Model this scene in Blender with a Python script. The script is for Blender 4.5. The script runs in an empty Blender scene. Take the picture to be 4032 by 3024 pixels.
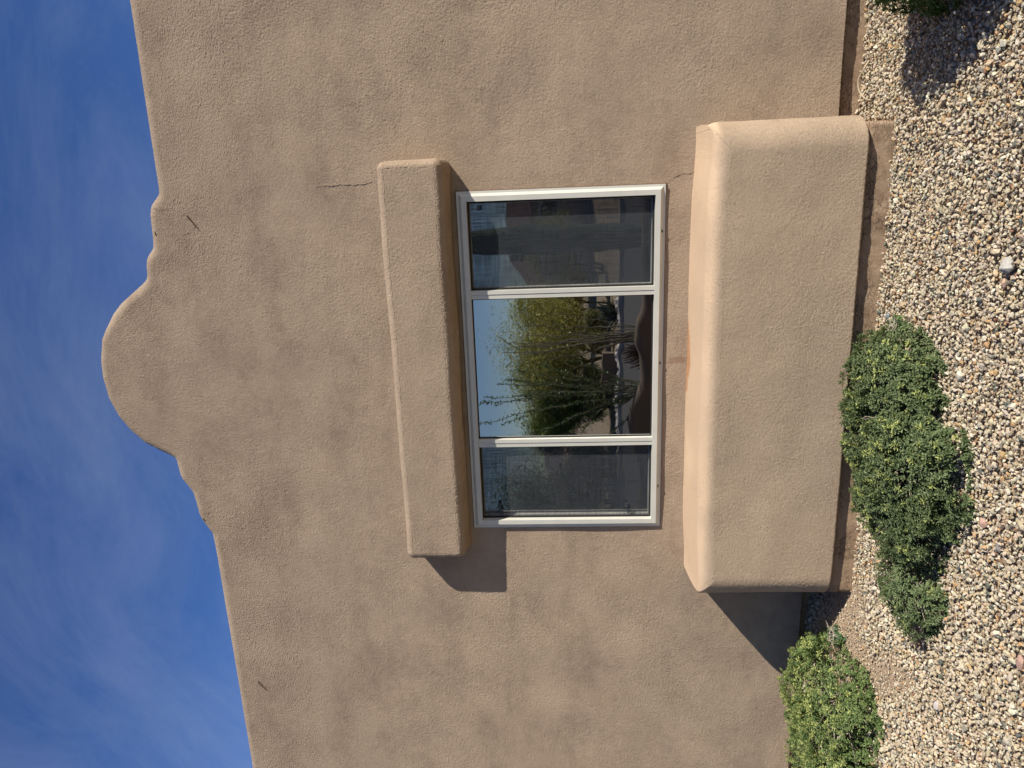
import bpy, bmesh, math, random
import numpy as np
from mathutils import Vector, Matrix, noise

# ------------------------------------------------------------------ camera, world, sun
scn = bpy.context.scene
C = scn.collection

CAM = (1.0768782, -4.3053084, 1.6976503)
YAW, PITCH, ROLL, FPX = 0.2663266, 0.0634124, -0.0212343, 2849.967


def camera_axes():
    cy, sy = math.cos(YAW), math.sin(YAW)
    cp, sp = math.cos(PITCH), math.sin(PITCH)
    f = Vector((-sy * cp, cy * cp, sp))
    r = Vector((cy, sy, 0))
    u = r.cross(f)
    cr, sr = math.cos(ROLL), math.sin(ROLL)
    return r * cr + u * sr, -r * sr + u * cr, f


cam_data = bpy.data.cameras.new('camera')
cam = bpy.data.objects.new('camera', cam_data)
C.objects.link(cam)
r_, u_, f_ = camera_axes()
X, Y, Z = -u_, r_, -f_            # the photograph was taken in portrait and stored lying on its side
cam.matrix_world = Matrix(((X.x, Y.x, Z.x, CAM[0]), (X.y, Y.y, Z.y, CAM[1]), (X.z, Y.z, Z.z, CAM[2]), (0, 0, 0, 1)))
cam_data.sensor_width = 36
cam_data.lens = FPX / 4032 * 36
cam_data.clip_start = 0.05
cam_data.clip_end = 2000
scn.camera = cam

SUN = Vector((2.2, -1.0, 1.64)).normalized()
sun_el = math.asin(SUN.z)
sun_az = math.atan2(SUN.x, SUN.y)

world = bpy.data.worlds.new('World')
scn.world = world
world.use_nodes = True
wt = world.node_tree
wt.nodes.clear()


def wn(t, **k):
    n = wt.nodes.new(t)
    for a, b in k.items():
        setattr(n, a, b)
    return n


sky = wn('ShaderNodeTexSky', sky_type='NISHITA')
sky.sun_disc = False
sky.sun_elevation = sun_el
sky.sun_rotation = sun_az
sky.altitude = 700
sky.air_density = 1.0
sky.dust_density = 0.4
sky.ozone_density = 3.0
tc = wn('ShaderNodeTexCoord')
mp = wn('ShaderNodeMapping')
mp.inputs['Rotation'].default_value = (0.3, 0.5, 0.9)
mp.inputs['Scale'].default_value = (1.2, 5.0, 2.4)
cn = wn('ShaderNodeTexNoise')
cn.inputs['Scale'].default_value = 2.0
cn.inputs['Detail'].default_value = 9
cn.inputs['Roughness'].default_value = 0.68
cn.inputs['Distortion'].default_value = 0.5
cr_ = wn('ShaderNodeValToRGB')
cr_.color_ramp.elements[0].position = 0.36
cr_.color_ramp.elements[0].color = (0, 0, 0, 1)
cr_.color_ramp.elements[1].position = 0.78
cr_.color_ramp.elements[1].color = (0.15, 0.15, 0.15, 1)
cmix = wn('ShaderNodeMix', data_type='RGBA')
cmix.inputs['B'].default_value = (5.0, 5.6, 6.6, 1)
hs = wn('ShaderNodeHueSaturation')
hs.inputs['Hue'].default_value = 0.515
hs.inputs['Saturation'].default_value = 1.22
hs.inputs['Value'].default_value = 1.0
bg = wn('ShaderNodeBackground')
bg.inputs['Strength'].default_value = 0.075
wo = wn('ShaderNodeOutputWorld')
wt.links.new(tc.outputs['Generated'], mp.inputs['Vector'])
wt.links.new(mp.outputs['Vector'], cn.inputs['Vector'])
wt.links.new(cn.outputs['Fac'], cr_.inputs['Fac'])
wt.links.new(sky.outputs['Color'], hs.inputs['Color'])
wt.links.new(cr_.outputs['Color'], cmix.inputs['Factor'])
wt.links.new(hs.outputs['Color'], cmix.inputs['A'])
wt.links.new(cmix.outputs['Result'], bg.inputs['Color'])
wt.links.new(bg.outputs['Background'], wo.inputs['Surface'])

sd = bpy.data.lights.new('sun', 'SUN')
sd.energy = 4.9
sd.angle = math.radians(0.53)
sd.color = (1.0, 0.93, 0.83)
so = bpy.data.objects.new('sun', sd)
so.rotation_mode = 'QUATERNION'
so.rotation_quaternion = SUN.to_track_quat('Z', 'Y')
C.objects.link(so)

scn.view_settings.view_transform = 'Standard'
scn.view_settings.look = 'None'
scn.view_settings.exposure = 0.6
scn.view_settings.gamma = 1.0

random.seed(5)
rng = np.random.default_rng(5)


# ------------------------------------------------------------------ helpers
def link(o, parent=None):
    C.objects.link(o)
    if parent:
        o.parent = parent
    return o


def tag(o, label=None, cat=None, group=None, kind=None):
    if label:
        o['label'] = label
    if cat:
        o['category'] = cat
    if group:
        o['group'] = group
    if kind:
        o['kind'] = kind
    return o


def empty(name, loc):
    o = bpy.data.objects.new(name, None)
    o.location = loc
    C.objects.link(o)
    return o


def mesh_obj(name, verts, faces, mat, parent=None, smooth=False, world_pos=True):
    me = bpy.data.meshes.new(name)
    me.from_pydata([tuple(v) for v in verts], [], [tuple(f) for f in faces])
    me.update()
    if smooth:
        me.polygons.foreach_set('use_smooth', [True] * len(me.polygons))
    me.materials.append(mat)
    o = bpy.data.objects.new(name, me)
    link(o, parent)
    if parent and world_pos:
        w = Vector((0, 0, 0))
        p = parent
        while p:
            w += p.location
            p = p.parent
        o.location = -w
    return o


def tri_mesh(name, V, F, mat, parent=None, smooth=False, col=None):
    """numpy vertices (n,3), triangles (m,3), optional point colours (n,3)"""
    me = bpy.data.meshes.new(name)
    n, m = len(V), len(F)
    me.vertices.add(n)
    me.vertices.foreach_set('co', V.astype(np.float32).ravel())
    me.loops.add(m * 3)
    me.loops.foreach_set('vertex_index', F.astype(np.int32).ravel())
    me.polygons.add(m)
    me.polygons.foreach_set('loop_start', np.arange(0, m * 3, 3, dtype=np.int32))
    me.update(calc_edges=True)
    me.polygons.foreach_set('use_smooth', np.full(m, smooth, dtype=bool))
    if col is not None:
        a = me.attributes.new('tint', 'FLOAT_COLOR', 'POINT')
        a.data.foreach_set('color', np.concatenate([col, np.ones((n, 1))], 1).astype(np.float32).ravel())
    me.materials.append(mat)
    o = bpy.data.objects.new(name, me)
    link(o, parent)
    if parent:
        w = Vector((0, 0, 0))
        p = parent
        while p:
            w += p.location
            p = p.parent
        o.location = -w
    return o


class MB:
    def __init__(s):
        s.v, s.f = [], []

    def box(s, a, b):
        i = len(s.v)
        for z in (a[2], b[2]):
            for y in (a[1], b[1]):
                for x in (a[0], b[0]):
                    s.v.append((x, y, z))
        s.f += [tuple(i + k for k in q) for q in ((0, 2, 3, 1), (4, 5, 7, 6), (0, 1, 5, 4), (2, 6, 7, 3), (0, 4, 6, 2), (1, 3, 7, 5))]
        return s

    def tube(s, pts, rad, n=6):
        i0 = len(s.v)
        pts = [Vector(p) for p in pts]
        k = len(pts)
        rr = rad if hasattr(rad, '__len__') else [rad] * k
        prev = None
        for j, p in enumerate(pts):
            d = (pts[min(j + 1, k - 1)] - pts[max(j - 1, 0)]).normalized()
            a = prev if prev else (Vector((0, 0, 1)) if abs(d.z) < 0.9 else Vector((1, 0, 0)))
            b = d.cross(a).normalized()
            a = b.cross(d).normalized()
            prev = a
            for m in range(n):
                t = 2 * math.pi * m / n
                s.v.append(p + (a * math.cos(t) + b * math.sin(t)) * rr[j])
        for j in range(k - 1):
            for m in range(n):
                a0 = i0 + j * n + m
                a1 = i0 + j * n + (m + 1) % n
                s.f.append((a0, a1, a1 + n, a0 + n))
        s.f.append(tuple(i0 + m for m in range(n))[::-1])
        s.f.append(tuple(i0 + (k - 1) * n + m for m in range(n)))
        return s

    def build(s, name, mat, parent=None, smooth=False):
        return mesh_obj(name, s.v, s.f, mat, parent, smooth)


# ------------------------------------------------------------------ materials
def new_mat(name):
    m = bpy.data.materials.new(name)
    m.use_nodes = True
    t = m.node_tree
    b = t.nodes['Principled BSDF']
    return m, t, b


def N(t, ty, **k):
    n = t.nodes.new(ty)
    for a, b in k.items():
        if a in n.inputs.keys() if hasattr(n.inputs, 'keys') else False:
            n.inputs[a].default_value = b
        else:
            setattr(n, a, b)
    return n


def noise_node(t, vec, scale, detail=4, rough=0.55, dist=0.0):
    n = t.nodes.new('ShaderNodeTexNoise')
    n.inputs['Scale'].default_value = scale
    n.inputs['Detail'].default_value = detail
    n.inputs['Roughness'].default_value = rough
    n.inputs['Distortion'].default_value = dist
    t.links.new(vec, n.inputs['Vector'])
    return n


def ramp(t, fac, stops):
    n = t.nodes.new('ShaderNodeValToRGB')
    e = n.color_ramp.elements
    while len(e) < len(stops):
        e.new(0.5)
    for i, (p, c) in enumerate(stops):
        e[i].position = p
        e[i].color = (*c, 1) if len(c) == 3 else c
    t.links.new(fac, n.inputs['Fac'])
    return n


def mixc(t, fac, a, b, mode='MIX'):
    n = t.nodes.new('ShaderNodeMix')
    n.data_type = 'RGBA'
    n.blend_type = mode
    for s, v in (('Factor', fac), ('A', a), ('B', b)):
        sock = n.inputs[s] if s == 'Factor' else [q for q in n.inputs if q.name == s and q.type == 'RGBA'][0]
        if isinstance(v, (int, float)):
            sock.default_value = v
        elif isinstance(v, tuple):
            sock.default_value = (*v, 1)
        else:
            t.links.new(v, sock)
    return [q for q in n.outputs if q.type == 'RGBA'][0]


def math_n(t, op, a, b=0.0, c=0.0):
    n = t.nodes.new('ShaderNodeMath')
    n.operation = op
    for i, v in enumerate((a, b, c)):
        if isinstance(v, (int, float)):
            n.inputs[i].default_value = v
        else:
            t.links.new(v, n.inputs[i])
    return n.outputs[0]


def stucco_material(name, base, dark, light, strength=1.0, stain_and_top_light=False, wallstain=False, fine=210.0, depth=0.0022):
    m, t, b = new_mat(name)
    g = t.nodes.new('ShaderNodeNewGeometry')
    pos = g.outputs['Position']
    # mottled colour coat, large clouds plus scaffold-high bands
    n1 = noise_node(t, pos, 2.2, 9, 0.68, 0.3)
    mp = t.nodes.new('ShaderNodeMapping')
    mp.inputs['Scale'].default_value = (0.55, 1.0, 2.6)
    t.links.new(pos, mp.inputs['Vector'])
    n2 = noise_node(t, mp.outputs['Vector'], 1.3, 5, 0.6)
    n3 = noise_node(t, pos, 14, 4, 0.6)
    s = math_n(t, 'MULTIPLY_ADD', n1.outputs['Fac'], 0.45, 0.0)
    s = math_n(t, 'MULTIPLY_ADD', n2.outputs['Fac'], 0.35, s)
    s = math_n(t, 'MULTIPLY_ADD', n3.outputs['Fac'], 0.20, s)
    cr = ramp(t, s, [(0.39, dark), (0.5, base), (0.61, light)])
    col = cr.outputs['Color']
    # worm-like raised grain
    n4 = noise_node(t, pos, fine, 2, 0.5, 1.2)
    nb = noise_node(t, pos, fine * 0.42, 2, 0.5, 0.8)
    rid = math_n(t, 'ABSOLUTE', math_n(t, 'SUBTRACT', n4.outputs['Fac'], 0.5))
    worm = math_n(t, 'SUBTRACT', 1.0, math_n(t, 'MULTIPLY', rid, 5.0))
    patch = noise_node(t, pos, 2.3, 3, 0.5)
    amt = ramp(t, patch.outputs['Fac'], [(0.35, (0.45, 0.45, 0.45)), (0.62, (1, 1, 1))])
    h = math_n(t, 'MULTIPLY', worm, 0.75)
    h = math_n(t, 'ADD', h, math_n(t, 'MULTIPLY', nb.outputs['Fac'], 1.1))
    h = math_n(t, 'MULTIPLY', h, amt.outputs['Color'])
    big = noise_node(t, pos, 4.5, 3, 0.5)
    h = math_n(t, 'ADD', h, math_n(t, 'MULTIPLY', big.outputs['Fac'], 0.9))
    # grain pits painted darker, shade of the relief put into the colour
    pit = ramp(t, worm, [(0.0, (0.86, 0.85, 0.84)), (0.7, (1.04, 1.04, 1.04))])
    col = mixc(t, 1.0, col, pit.outputs['Color'], 'MULTIPLY')
    if wallstain:
        sx = t.nodes.new('ShaderNodeSeparateXYZ')
        t.links.new(pos, sx.inputs[0])
        # grime collects under the parapet
        n6 = noise_node(t, pos, 1.1, 5, 0.6)
        zz_ = math_n(t, 'ADD', sx.outputs['Z'], math_n(t, 'MULTIPLY', n6.outputs['Fac'], 2.2))
        gr = ramp(t, math_n(t, 'MULTIPLY', zz_, 0.15), [(0.52, (1, 1, 1)), (0.76, (0.86, 0.87, 0.89))])
        col = mixc(t, 1.0, col, gr.outputs['Color'], 'MULTIPLY')
        # rust run below the middle weep hole
        n7 = noise_node(t, pos, 22, 3, 0.6)
        d1 = math_n(t, 'MULTIPLY', math_n(t, 'ABSOLUTE', math_n(t, 'SUBTRACT', sx.outputs['X'], 0.03)), 26.0)
        d2 = math_n(t, 'MULTIPLY', math_n(t, 'ABSOLUTE', math_n(t, 'SUBTRACT', sx.outputs['Z'], 0.98)), 9.0)
        d3 = math_n(t, 'ADD', math_n(t, 'MAXIMUM', d1, d2), math_n(t, 'MULTIPLY', n7.outputs['Fac'], 0.8))
        s3 = ramp(t, d3, [(0.75, (0.45, 0.45, 0.45)), (1.35, (0, 0, 0))])
        col = mixc(t, s3.outputs['Color'], col, (0.23, 0.125, 0.07))
    if stain_and_top_light:
        sx = t.nodes.new('ShaderNodeSeparateXYZ')
        t.links.new(pos, sx.inputs[0])
        # rust run left by the window drain on the ledge
        dx = math_n(t, 'ABSOLUTE', math_n(t, 'SUBTRACT', sx.outputs['X'], 0.06))
        n5 = noise_node(t, pos, 18, 3, 0.6)
        d = math_n(t, 'ADD', math_n(t, 'MULTIPLY', dx, 2.4), math_n(t, 'MULTIPLY', math_n(t, 'ABSOLUTE', math_n(t, 'ADD', sx.outputs['Y'], 0.02)), 6.0))
        d = math_n(t, 'ADD', d, math_n(t, 'MULTIPLY', n5.outputs['Fac'], 0.7))
        st = ramp(t, d, [(0.84, (0.85, 0.85, 0.85)), (1.08, (0, 0, 0))])
        # peach ledge top, rain-washed and painted lighter for light bounced off wall and glass
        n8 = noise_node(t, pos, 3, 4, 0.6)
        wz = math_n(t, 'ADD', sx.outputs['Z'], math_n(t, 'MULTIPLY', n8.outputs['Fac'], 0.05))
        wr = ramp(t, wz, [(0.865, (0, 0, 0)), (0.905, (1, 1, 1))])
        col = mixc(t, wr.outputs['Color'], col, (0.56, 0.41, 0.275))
        col = mixc(t, st.outputs['Color'], col, (0.42, 0.21, 0.095))
    t.links.new(col, b.inputs['Base Color'])
    b.inputs['Roughness'].default_value = 0.95
    b.inputs['Specular IOR Level'].default_value = 0.15
    bp = t.nodes.new('ShaderNodeBump')
    bp.inputs['Strength'].default_value = strength
    bp.inputs['Distance'].default_value = depth
    t.links.new(h, bp.inputs['Height'])
    t.links.new(bp.outputs['Normal'], b.inputs['Normal'])
    return m


M = {}
M['stucco'] = stucco_material('stucco', (0.348, 0.264, 0.188), (0.270, 0.203, 0.146), (0.392, 0.301, 0.215), wallstain=True)
M['ledge_stucco'] = stucco_material('ledge_stucco', (0.400, 0.306, 0.214), (0.360, 0.274, 0.191), (0.432, 0.333, 0.234), stain_and_top_light=True)


def simple(name, col, rough=0.6, spec=0.3, var=0.0, scale=20.0, bump=0.0, bscale=60.0, metallic=0.0):
    m, t, b = new_mat(name)
    b.inputs['Roughness'].default_value = rough
    b.inputs['Specular IOR Level'].default_value = spec
    b.inputs['Metallic'].default_value = metallic
    g = t.nodes.new('ShaderNodeNewGeometry')
    pos = g.outputs['Position']
    if var > 0:
        n = noise_node(t, pos, scale, 5, 0.6)
        r = ramp(t, n.outputs['Fac'], [(0.3, tuple(c * (1 - var) for c in col)), (0.7, tuple(min(1, c * (1 + var)) for c in col))])
        t.links.new(r.outputs['Color'], b.inputs['Base Color'])
    else:
        b.inputs['Base Color'].default_value = (*col, 1)
    if bump > 0:
        n = noise_node(t, pos, bscale, 6, 0.65)
        bp = t.nodes.new('ShaderNodeBump')
        bp.inputs['Strength'].default_value = 1.0
        bp.inputs['Distance'].default_value = bump
        t.links.new(n.outputs['Fac'], bp.inputs['Height'])
        t.links.new(bp.outputs['Normal'], b.inputs['Normal'])
    return m


# painted concrete footing, blistered and peeling
def footing_material():
    m, t, b = new_mat('painted_footing')
    g = t.nodes.new('ShaderNodeNewGeometry')
    pos = g.outputs['Position']
    n1 = noise_node(t, pos, 9, 6, 0.65, 0.6)
    r1 = ramp(t, n1.outputs['Fac'], [(0.35, (0.23, 0.155, 0.095)), (0.5, (0.31, 0.215, 0.135)), (0.7, (0.40, 0.29, 0.19))])
    mp = t.nodes.new('ShaderNodeMapping')
    mp.inputs['Scale'].default_value = (1.0, 1.0, 2.2)
    t.links.new(pos, mp.inputs['Vector'])
    v = t.nodes.new('ShaderNodeTexVoronoi')
    v.feature = 'DISTANCE_TO_EDGE'
    v.inputs['Scale'].default_value = 26
    n2 = noise_node(t, mp.outputs['Vector'], 30, 5, 0.7)
    va = t.nodes.new('ShaderNodeVectorMath')
    va.operation = 'MULTIPLY_ADD'
    va.inputs[1].default_value = (0.06, 0.06, 0.06)
    t.links.new(n2.outputs['Color'], va.inputs[0])
    t.links.new(mp.outputs['Vector'], va.inputs[2])
    t.links.new(va.outputs[0], v.inputs['Vector'])
    n3 = noise_node(t, pos, 6, 3, 0.5)
    ed = ramp(t, v.outputs['Distance'], [(0.0, (0, 0, 0)), (0.035, (1, 1, 1))])
    msk = ramp(t, n3.outputs['Fac'], [(0.48, (1, 1, 1)), (0.56, (0, 0, 0))])
    f = mixc(t, 1.0, ed.outputs['Color'], msk.outputs['Color'], 'LIGHTEN')
    c = mixc(t, f, (0.11, 0.075, 0.048), r1.outputs['Color'])
    t.links.new(c, b.inputs['Base Color'])
    b.inputs['Roughness'].default_value = 0.8
    bp = t.nodes.new('ShaderNodeBump')
    bp.inputs['Distance'].default_value = 0.004
    n4 = noise_node(t, pos, 60, 5, 0.65)
    hh = math_n(t, 'ADD', math_n(t, 'MULTIPLY', n4.outputs['Fac'], 0.8), f)
    t.links.new(hh, bp.inputs['Height'])
    t.links.new(bp.outputs['Normal'], b.inputs['Normal'])
    return m


M['footing'] = footing_material()
M['frame'] = simple('almond_aluminium', (0.51, 0.505, 0.445), 0.42, 0.45, 0.05, 8)
M['seal'] = simple('black_gasket', (0.018, 0.017, 0.016), 0.6, 0.3)
M['caulk'] = simple('old_caulk', (0.13, 0.085, 0.055), 0.8, 0.2, 0.3, 30)
M['clip'] = simple('charcoal_plastic', (0.035, 0.04, 0.048), 0.5, 0.4)
M['room'] = simple('room_paint', (0.30, 0.27, 0.24), 0.9, 0.1)
M['crack'] = simple('crack_filler', (0.36, 0.275, 0.20), 0.9, 0.1, 0.5, 70)
M['wire'] = simple('rusty_wire', (0.055, 0.028, 0.016), 0.7, 0.3)
M['tubing'] = simple('tan_tubing', (0.36, 0.29, 0.20), 0.5, 0.4, 0.15, 20)
M['vent_dark'] = simple('dark_hole', (0.02, 0.016, 0.013), 0.9, 0.1)


def glass_material(name, refl, tint, wob):
    m = bpy.data.materials.new(name)
    m.use_nodes = True
    t = m.node_tree
    t.nodes.clear()
    o = t.nodes.new('ShaderNodeOutputMaterial')
    mx = t.nodes.new('ShaderNodeMixShader')
    tr = t.nodes.new('ShaderNodeBsdfTransparent')
    tr.inputs['Color'].default_value = (0.22, 0.24, 0.24, 1)
    gl = t.nodes.new('ShaderNodeBsdfGlossy')
    gl.inputs['Roughness'].default_value = 0.014
    gl.inputs['Color'].default_value = (*tint, 1)
    g = t.nodes.new('ShaderNodeNewGeometry')
    n = noise_node(t, g.outputs['Position'], 3.2, 2, 0.4)
    bp = t.nodes.new('ShaderNodeBump')
    bp.inputs['Distance'].default_value = wob
    t.links.new(n.outputs['Fac'], bp.inputs['Height'])
    t.links.new(bp.outputs['Normal'], gl.inputs['Normal'])
    fr = t.nodes.new('ShaderNodeFresnel')
    fr.inputs['IOR'].default_value = 1.5
    fa = math_n(t, 'MULTIPLY_ADD', fr.outputs[0], 1.6, refl)
    t.links.new(fa, mx.inputs[0])
    t.links.new(tr.outputs[0], mx.inputs[1])
    t.links.new(gl.outputs[0], mx.inputs[2])
    t.links.new(mx.outputs[0], o.inputs['Surface'])
    return m


M['glass'] = glass_material('window_glass', 0.35, (0.97, 0.98, 1.0), 0.0012)


def screen_material():
    m = bpy.data.materials.new('insect_screen')
    m.use_nodes = True
    t = m.node_tree
    t.nodes.clear()
    o = t.nodes.new('ShaderNodeOutputMaterial')
    mx = t.nodes.new('ShaderNodeMixShader')
    tr = t.nodes.new('ShaderNodeBsdfTransparent')
    df = t.nodes.new('ShaderNodeBsdfDiffuse')
    df.inputs['Color'].default_value = (0.055, 0.062, 0.070, 1)
    g = t.nodes.new('ShaderNodeNewGeometry')
    fac = []
    for sc in ((400.0, 1.0, 9.0), (9.0, 1.0, 400.0)):
        mp = t.nodes.new('ShaderNodeMapping')
        mp.inputs['Scale'].default_value = sc
        t.links.new(g.outputs['Position'], mp.inputs['Vector'])
        n = noise_node(t, mp.outputs['Vector'], 0.6, 2, 0.5)
        fac.append(n.outputs['Fac'])
    n3 = noise_node(t, g.outputs['Position'], 3.0, 2, 0.5)
    s = math_n(t, 'ADD', fac[0], fac[1])
    s = math_n(t, 'ADD', s, math_n(t, 'MULTIPLY', n3.outputs['Fac'], 0.35))
    s = math_n(t, 'MULTIPLY_ADD', s, 0.95, -0.60)
    t.links.new(s, mx.inputs[0])
    t.links.new(tr.outputs[0], mx.inputs[1])
    t.links.new(df.outputs[0], mx.inputs[2])
    t.links.new(mx.outputs[0], o.inputs['Surface'])
    return m


M['screen'] = screen_material()


def tint_material(name, rough=0.85, speck=0.0, translucent=0.0, bump=0.0, scale=220.0):
    """base colour from the point colour of each stone or leaf"""
    m, t, b = new_mat(name)
    a = t.nodes.new('ShaderNodeAttribute')
    a.attribute_name = 'tint'
    g = t.nodes.new('ShaderNodeNewGeometry')
    col = a.outputs['Color']
    if speck > 0:
        n = noise_node(t, g.outputs['Position'], scale, 4, 0.7)
        r = ramp(t, n.outputs['Fac'], [(0.36, (1 - speck,) * 3), (0.50, (1, 1, 1)), (0.66, (1 + speck * 0.35,) * 3)])
        col = mixc(t, 1.0, col, r.outputs['Color'], 'MULTIPLY')
        if bump > 0:
            bp = t.nodes.new('ShaderNodeBump')
            bp.inputs['Distance'].default_value = bump
            t.links.new(n.outputs['Fac'], bp.inputs['Height'])
            t.links.new(bp.outputs['Normal'], b.inputs['Normal'])
    t.links.new(col, b.inputs['Base Color'])
    b.inputs['Roughness'].default_value = rough
    b.inputs['Specular IOR Level'].default_value = 0.25
    if translucent > 0:
        o = t.nodes['Material Output']
        tl = t.nodes.new('ShaderNodeBsdfTranslucent')
        t.links.new(mixc(t, 1.0, col, (1.0, 1.05, 0.45), 'MULTIPLY'), tl.inputs['Color'])
        mx = t.nodes.new('ShaderNodeMixShader')
        mx.inputs[0].default_value = translucent
        t.links.new(b.outputs[0], mx.inputs[1])
        t.links.new(tl.outputs[0], mx.inputs[2])
        t.links.new(mx.outputs[0], o.inputs['Surface'])
    return m


M['stone'] = tint_material('gravel_stone', 0.9, 0.5, 0, 0.002, 260)
M['leaf'] = tint_material('leaf', 0.5, 0, 0.22)
M['twig'] = simple('grey_twig', (0.33, 0.29, 0.23), 0.9, 0.1, 0.3, 60)
M['bark'] = simple('green_bark', (0.12, 0.13, 0.06), 0.9, 0.1, 0.4, 12)
M['dark_bark'] = simple('dark_bark', (0.07, 0.055, 0.045), 0.9, 0.1, 0.4, 12)


def ground_material():
    m, t, b = new_mat('desert_soil')
    g = t.nodes.new('ShaderNodeNewGeometry')
    pos = g.outputs['Position']
    v = t.nodes.new('ShaderNodeTexVoronoi')
    v.inputs['Scale'].default_value = 48
    t.links.new(pos, v.inputs['Vector'])
    n1 = noise_node(t, pos, 130, 5, 0.7)
    n2 = noise_node(t, pos, 0.9, 4, 0.6)
    c1 = ramp(t, n1.outputs['Fac'], [(0.3, (0.27, 0.20, 0.135)), (0.6, (0.44, 0.34, 0.235)), (0.75, (0.52, 0.43, 0.32))])
    c2 = ramp(t, n2.outputs['Fac'], [(0.3, (0.85, 0.82, 0.8)), (0.7, (1.1, 1.08, 1.05))])
    c = mixc(t, 1.0, c1.outputs['Color'], c2.outputs['Color'], 'MULTIPLY')
    t.links.new(c, b.inputs['Base Color'])
    b.inputs['Roughness'].default_value = 0.95
    b.inputs['Specular IOR Level'].default_value = 0.1
    bp = t.nodes.new('ShaderNodeBump')
    bp.inputs['Distance'].default_value = 0.006
    h = math_n(t, 'ADD', n1.outputs['Fac'], math_n(t, 'MULTIPLY', v.outputs['Distance'], -0.6))
    t.links.new(h, bp.inputs['Height'])
    t.links.new(bp.outputs['Normal'], b.inputs['Normal'])
    return m


M['soil'] = ground_material()


def smooth(a, b, x):
    t = min(1, max(0, (x - a) / (b - a)))
    return t * t * (3 - 2 * t)


def gh(x, y):
    """height of the ground"""
    h = -0.004 * smooth(-1.0, -0.45, y)
    h += 0.058 * smooth(-1.25, -1.75, x) * smooth(-0.9, -0.1, y)
    near = smooth(-9, -5, y) * smooth(7, 5, abs(x))
    h += near * 0.012 * noise.noise(Vector((x * 1.7, y * 1.7, 3.1)))
    return h


# ------------------------------------------------------------------ ground sheet
def axis(lo, hi, step, far):
    a = list(np.arange(lo, hi + 1e-6, step))
    ext = []
    s = step
    p = hi
    while p < far:
        s *= 1.6
        p += s
        ext.append(p)
    pre = []
    s = step
    p = lo
    while p > -far:
        s *= 1.6
        p -= s
        pre.append(p)
    return pre[::-1] + a + ext


gx = axis(-6, 5, 0.08, 450)
gy = axis(-6, 0.4, 0.08, 450)
gv = [(x, y, gh(x, y)) for y in gy for x in gx]
nx = len(gx)
gf = [(j * nx + i, j * nx + i + 1, (j + 1) * nx + i + 1, (j + 1) * nx + i) for j in range(len(gy) - 1) for i in range(nx - 1)]
ground = mesh_obj('ground', gv, gf, M['soil'], smooth=True)
tag(ground, kind='structure')


# ------------------------------------------------------------------ the house
HX = 0.0
house = empty('house', (0, 0, 0))
tag(house, 'tan stucco house wall with curved parapet hump and three-light window', 'house')

WX, WZ0, WZ1 = 1.065, 1.06, 2.2666           # window opening, half width and heights
ROOF_PTS = [(-9.0, 4.035), (-3.005, 4.037), (-1.282, 4.050), (-1.181, 4.053), (-1.11, 4.056), (-1.065, 4.082), (-1.022, 4.106), (-0.985, 4.122),
            (-0.954, 4.128), (-0.877, 4.135), (-0.805, 4.146), (-0.775, 4.164), (-0.743, 4.184), (-0.715, 4.202), (-0.689, 4.211), (-0.614, 4.218),
            (-0.572, 4.222), (-0.560, 4.232), (-0.516, 4.312), (-0.461, 4.406), (-0.369, 4.493), (-0.274, 4.556), (-0.145, 4.602), (-0.001, 4.616), (0.109, 4.607),
            (0.246, 4.573), (0.308, 4.536), (0.401, 4.471), (0.463, 4.412), (0.523, 4.332), (0.58, 4.253), (0.609, 4.219), (0.638, 4.209),
            (0.683, 4.206), (0.728, 4.197), (0.76, 4.178), (0.791, 4.148), (0.81, 4.140), (0.87, 4.134), (0.936, 4.131), (1.000, 4.127),
            (1.048, 4.112), (1.084, 4.080), (1.113, 4.052), (1.15, 4.049), (1.349, 4.048), (2.154, 4.042), (9.0, 4.040)]
rx = np.array([p[0] for p in ROOF_PTS])
rz = np.array([p[1] for p in ROOF_PTS])


def roofline():
    xs = np.concatenate([np.arange(-7.5, -1.3, 0.05), np.arange(-1.3, 1.3, 0.0075), np.arange(1.3, 5.01, 0.05)])
    z = np.interp(xs, rx, rz)
    # small smoothing so that no corner is knife sharp
    fine = (xs > -1.28) & (xs < 1.28)
    k = np.array([1, 2, 3, 2, 1]) / 9
    zf = z.copy()
    sm = np.convolve(np.pad(z, 2, 'edge'), k, 'valid')
    zf[fine] = sm[fine]
    return xs, zf


def wav(x, z, s=1.0):
    return s * (0.007 * noise.noise(Vector((x * 1.1, 0.3, z * 1.1))) + 0.0035 * noise.noise(Vector((x * 4.1, 1.3, z * 4.1))))


# relief of the stucco coat: a block of band-passed noise, sampled in 3D and pushed out as real geometry
_n = 160
_st = 0.0036
_k = np.fft.fftfreq(_n, _st)
_kz = np.fft.rfftfreq(_n, _st)
_kk = np.sqrt(_k[:, None, None] ** 2 + _k[None, :, None] ** 2 + _kz[None, None, :] ** 2)
_r = np.random.default_rng(99)
_f = np.fft.rfftn(_r.normal(size=(_n, _n, _n)).astype(np.float32))
_band = np.exp(-((_kk - 98.0) / 34.0) ** 2) + 0.35 * np.exp(-((_kk - 22.0) / 14.0) ** 2)
REL = np.fft.irfftn(_f * _band, s=(_n, _n, _n)).astype(np.float32)
REL /= REL.std()
REL = np.tanh(REL * 0.9).astype(np.float32)
del _f, _band, _kk


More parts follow.
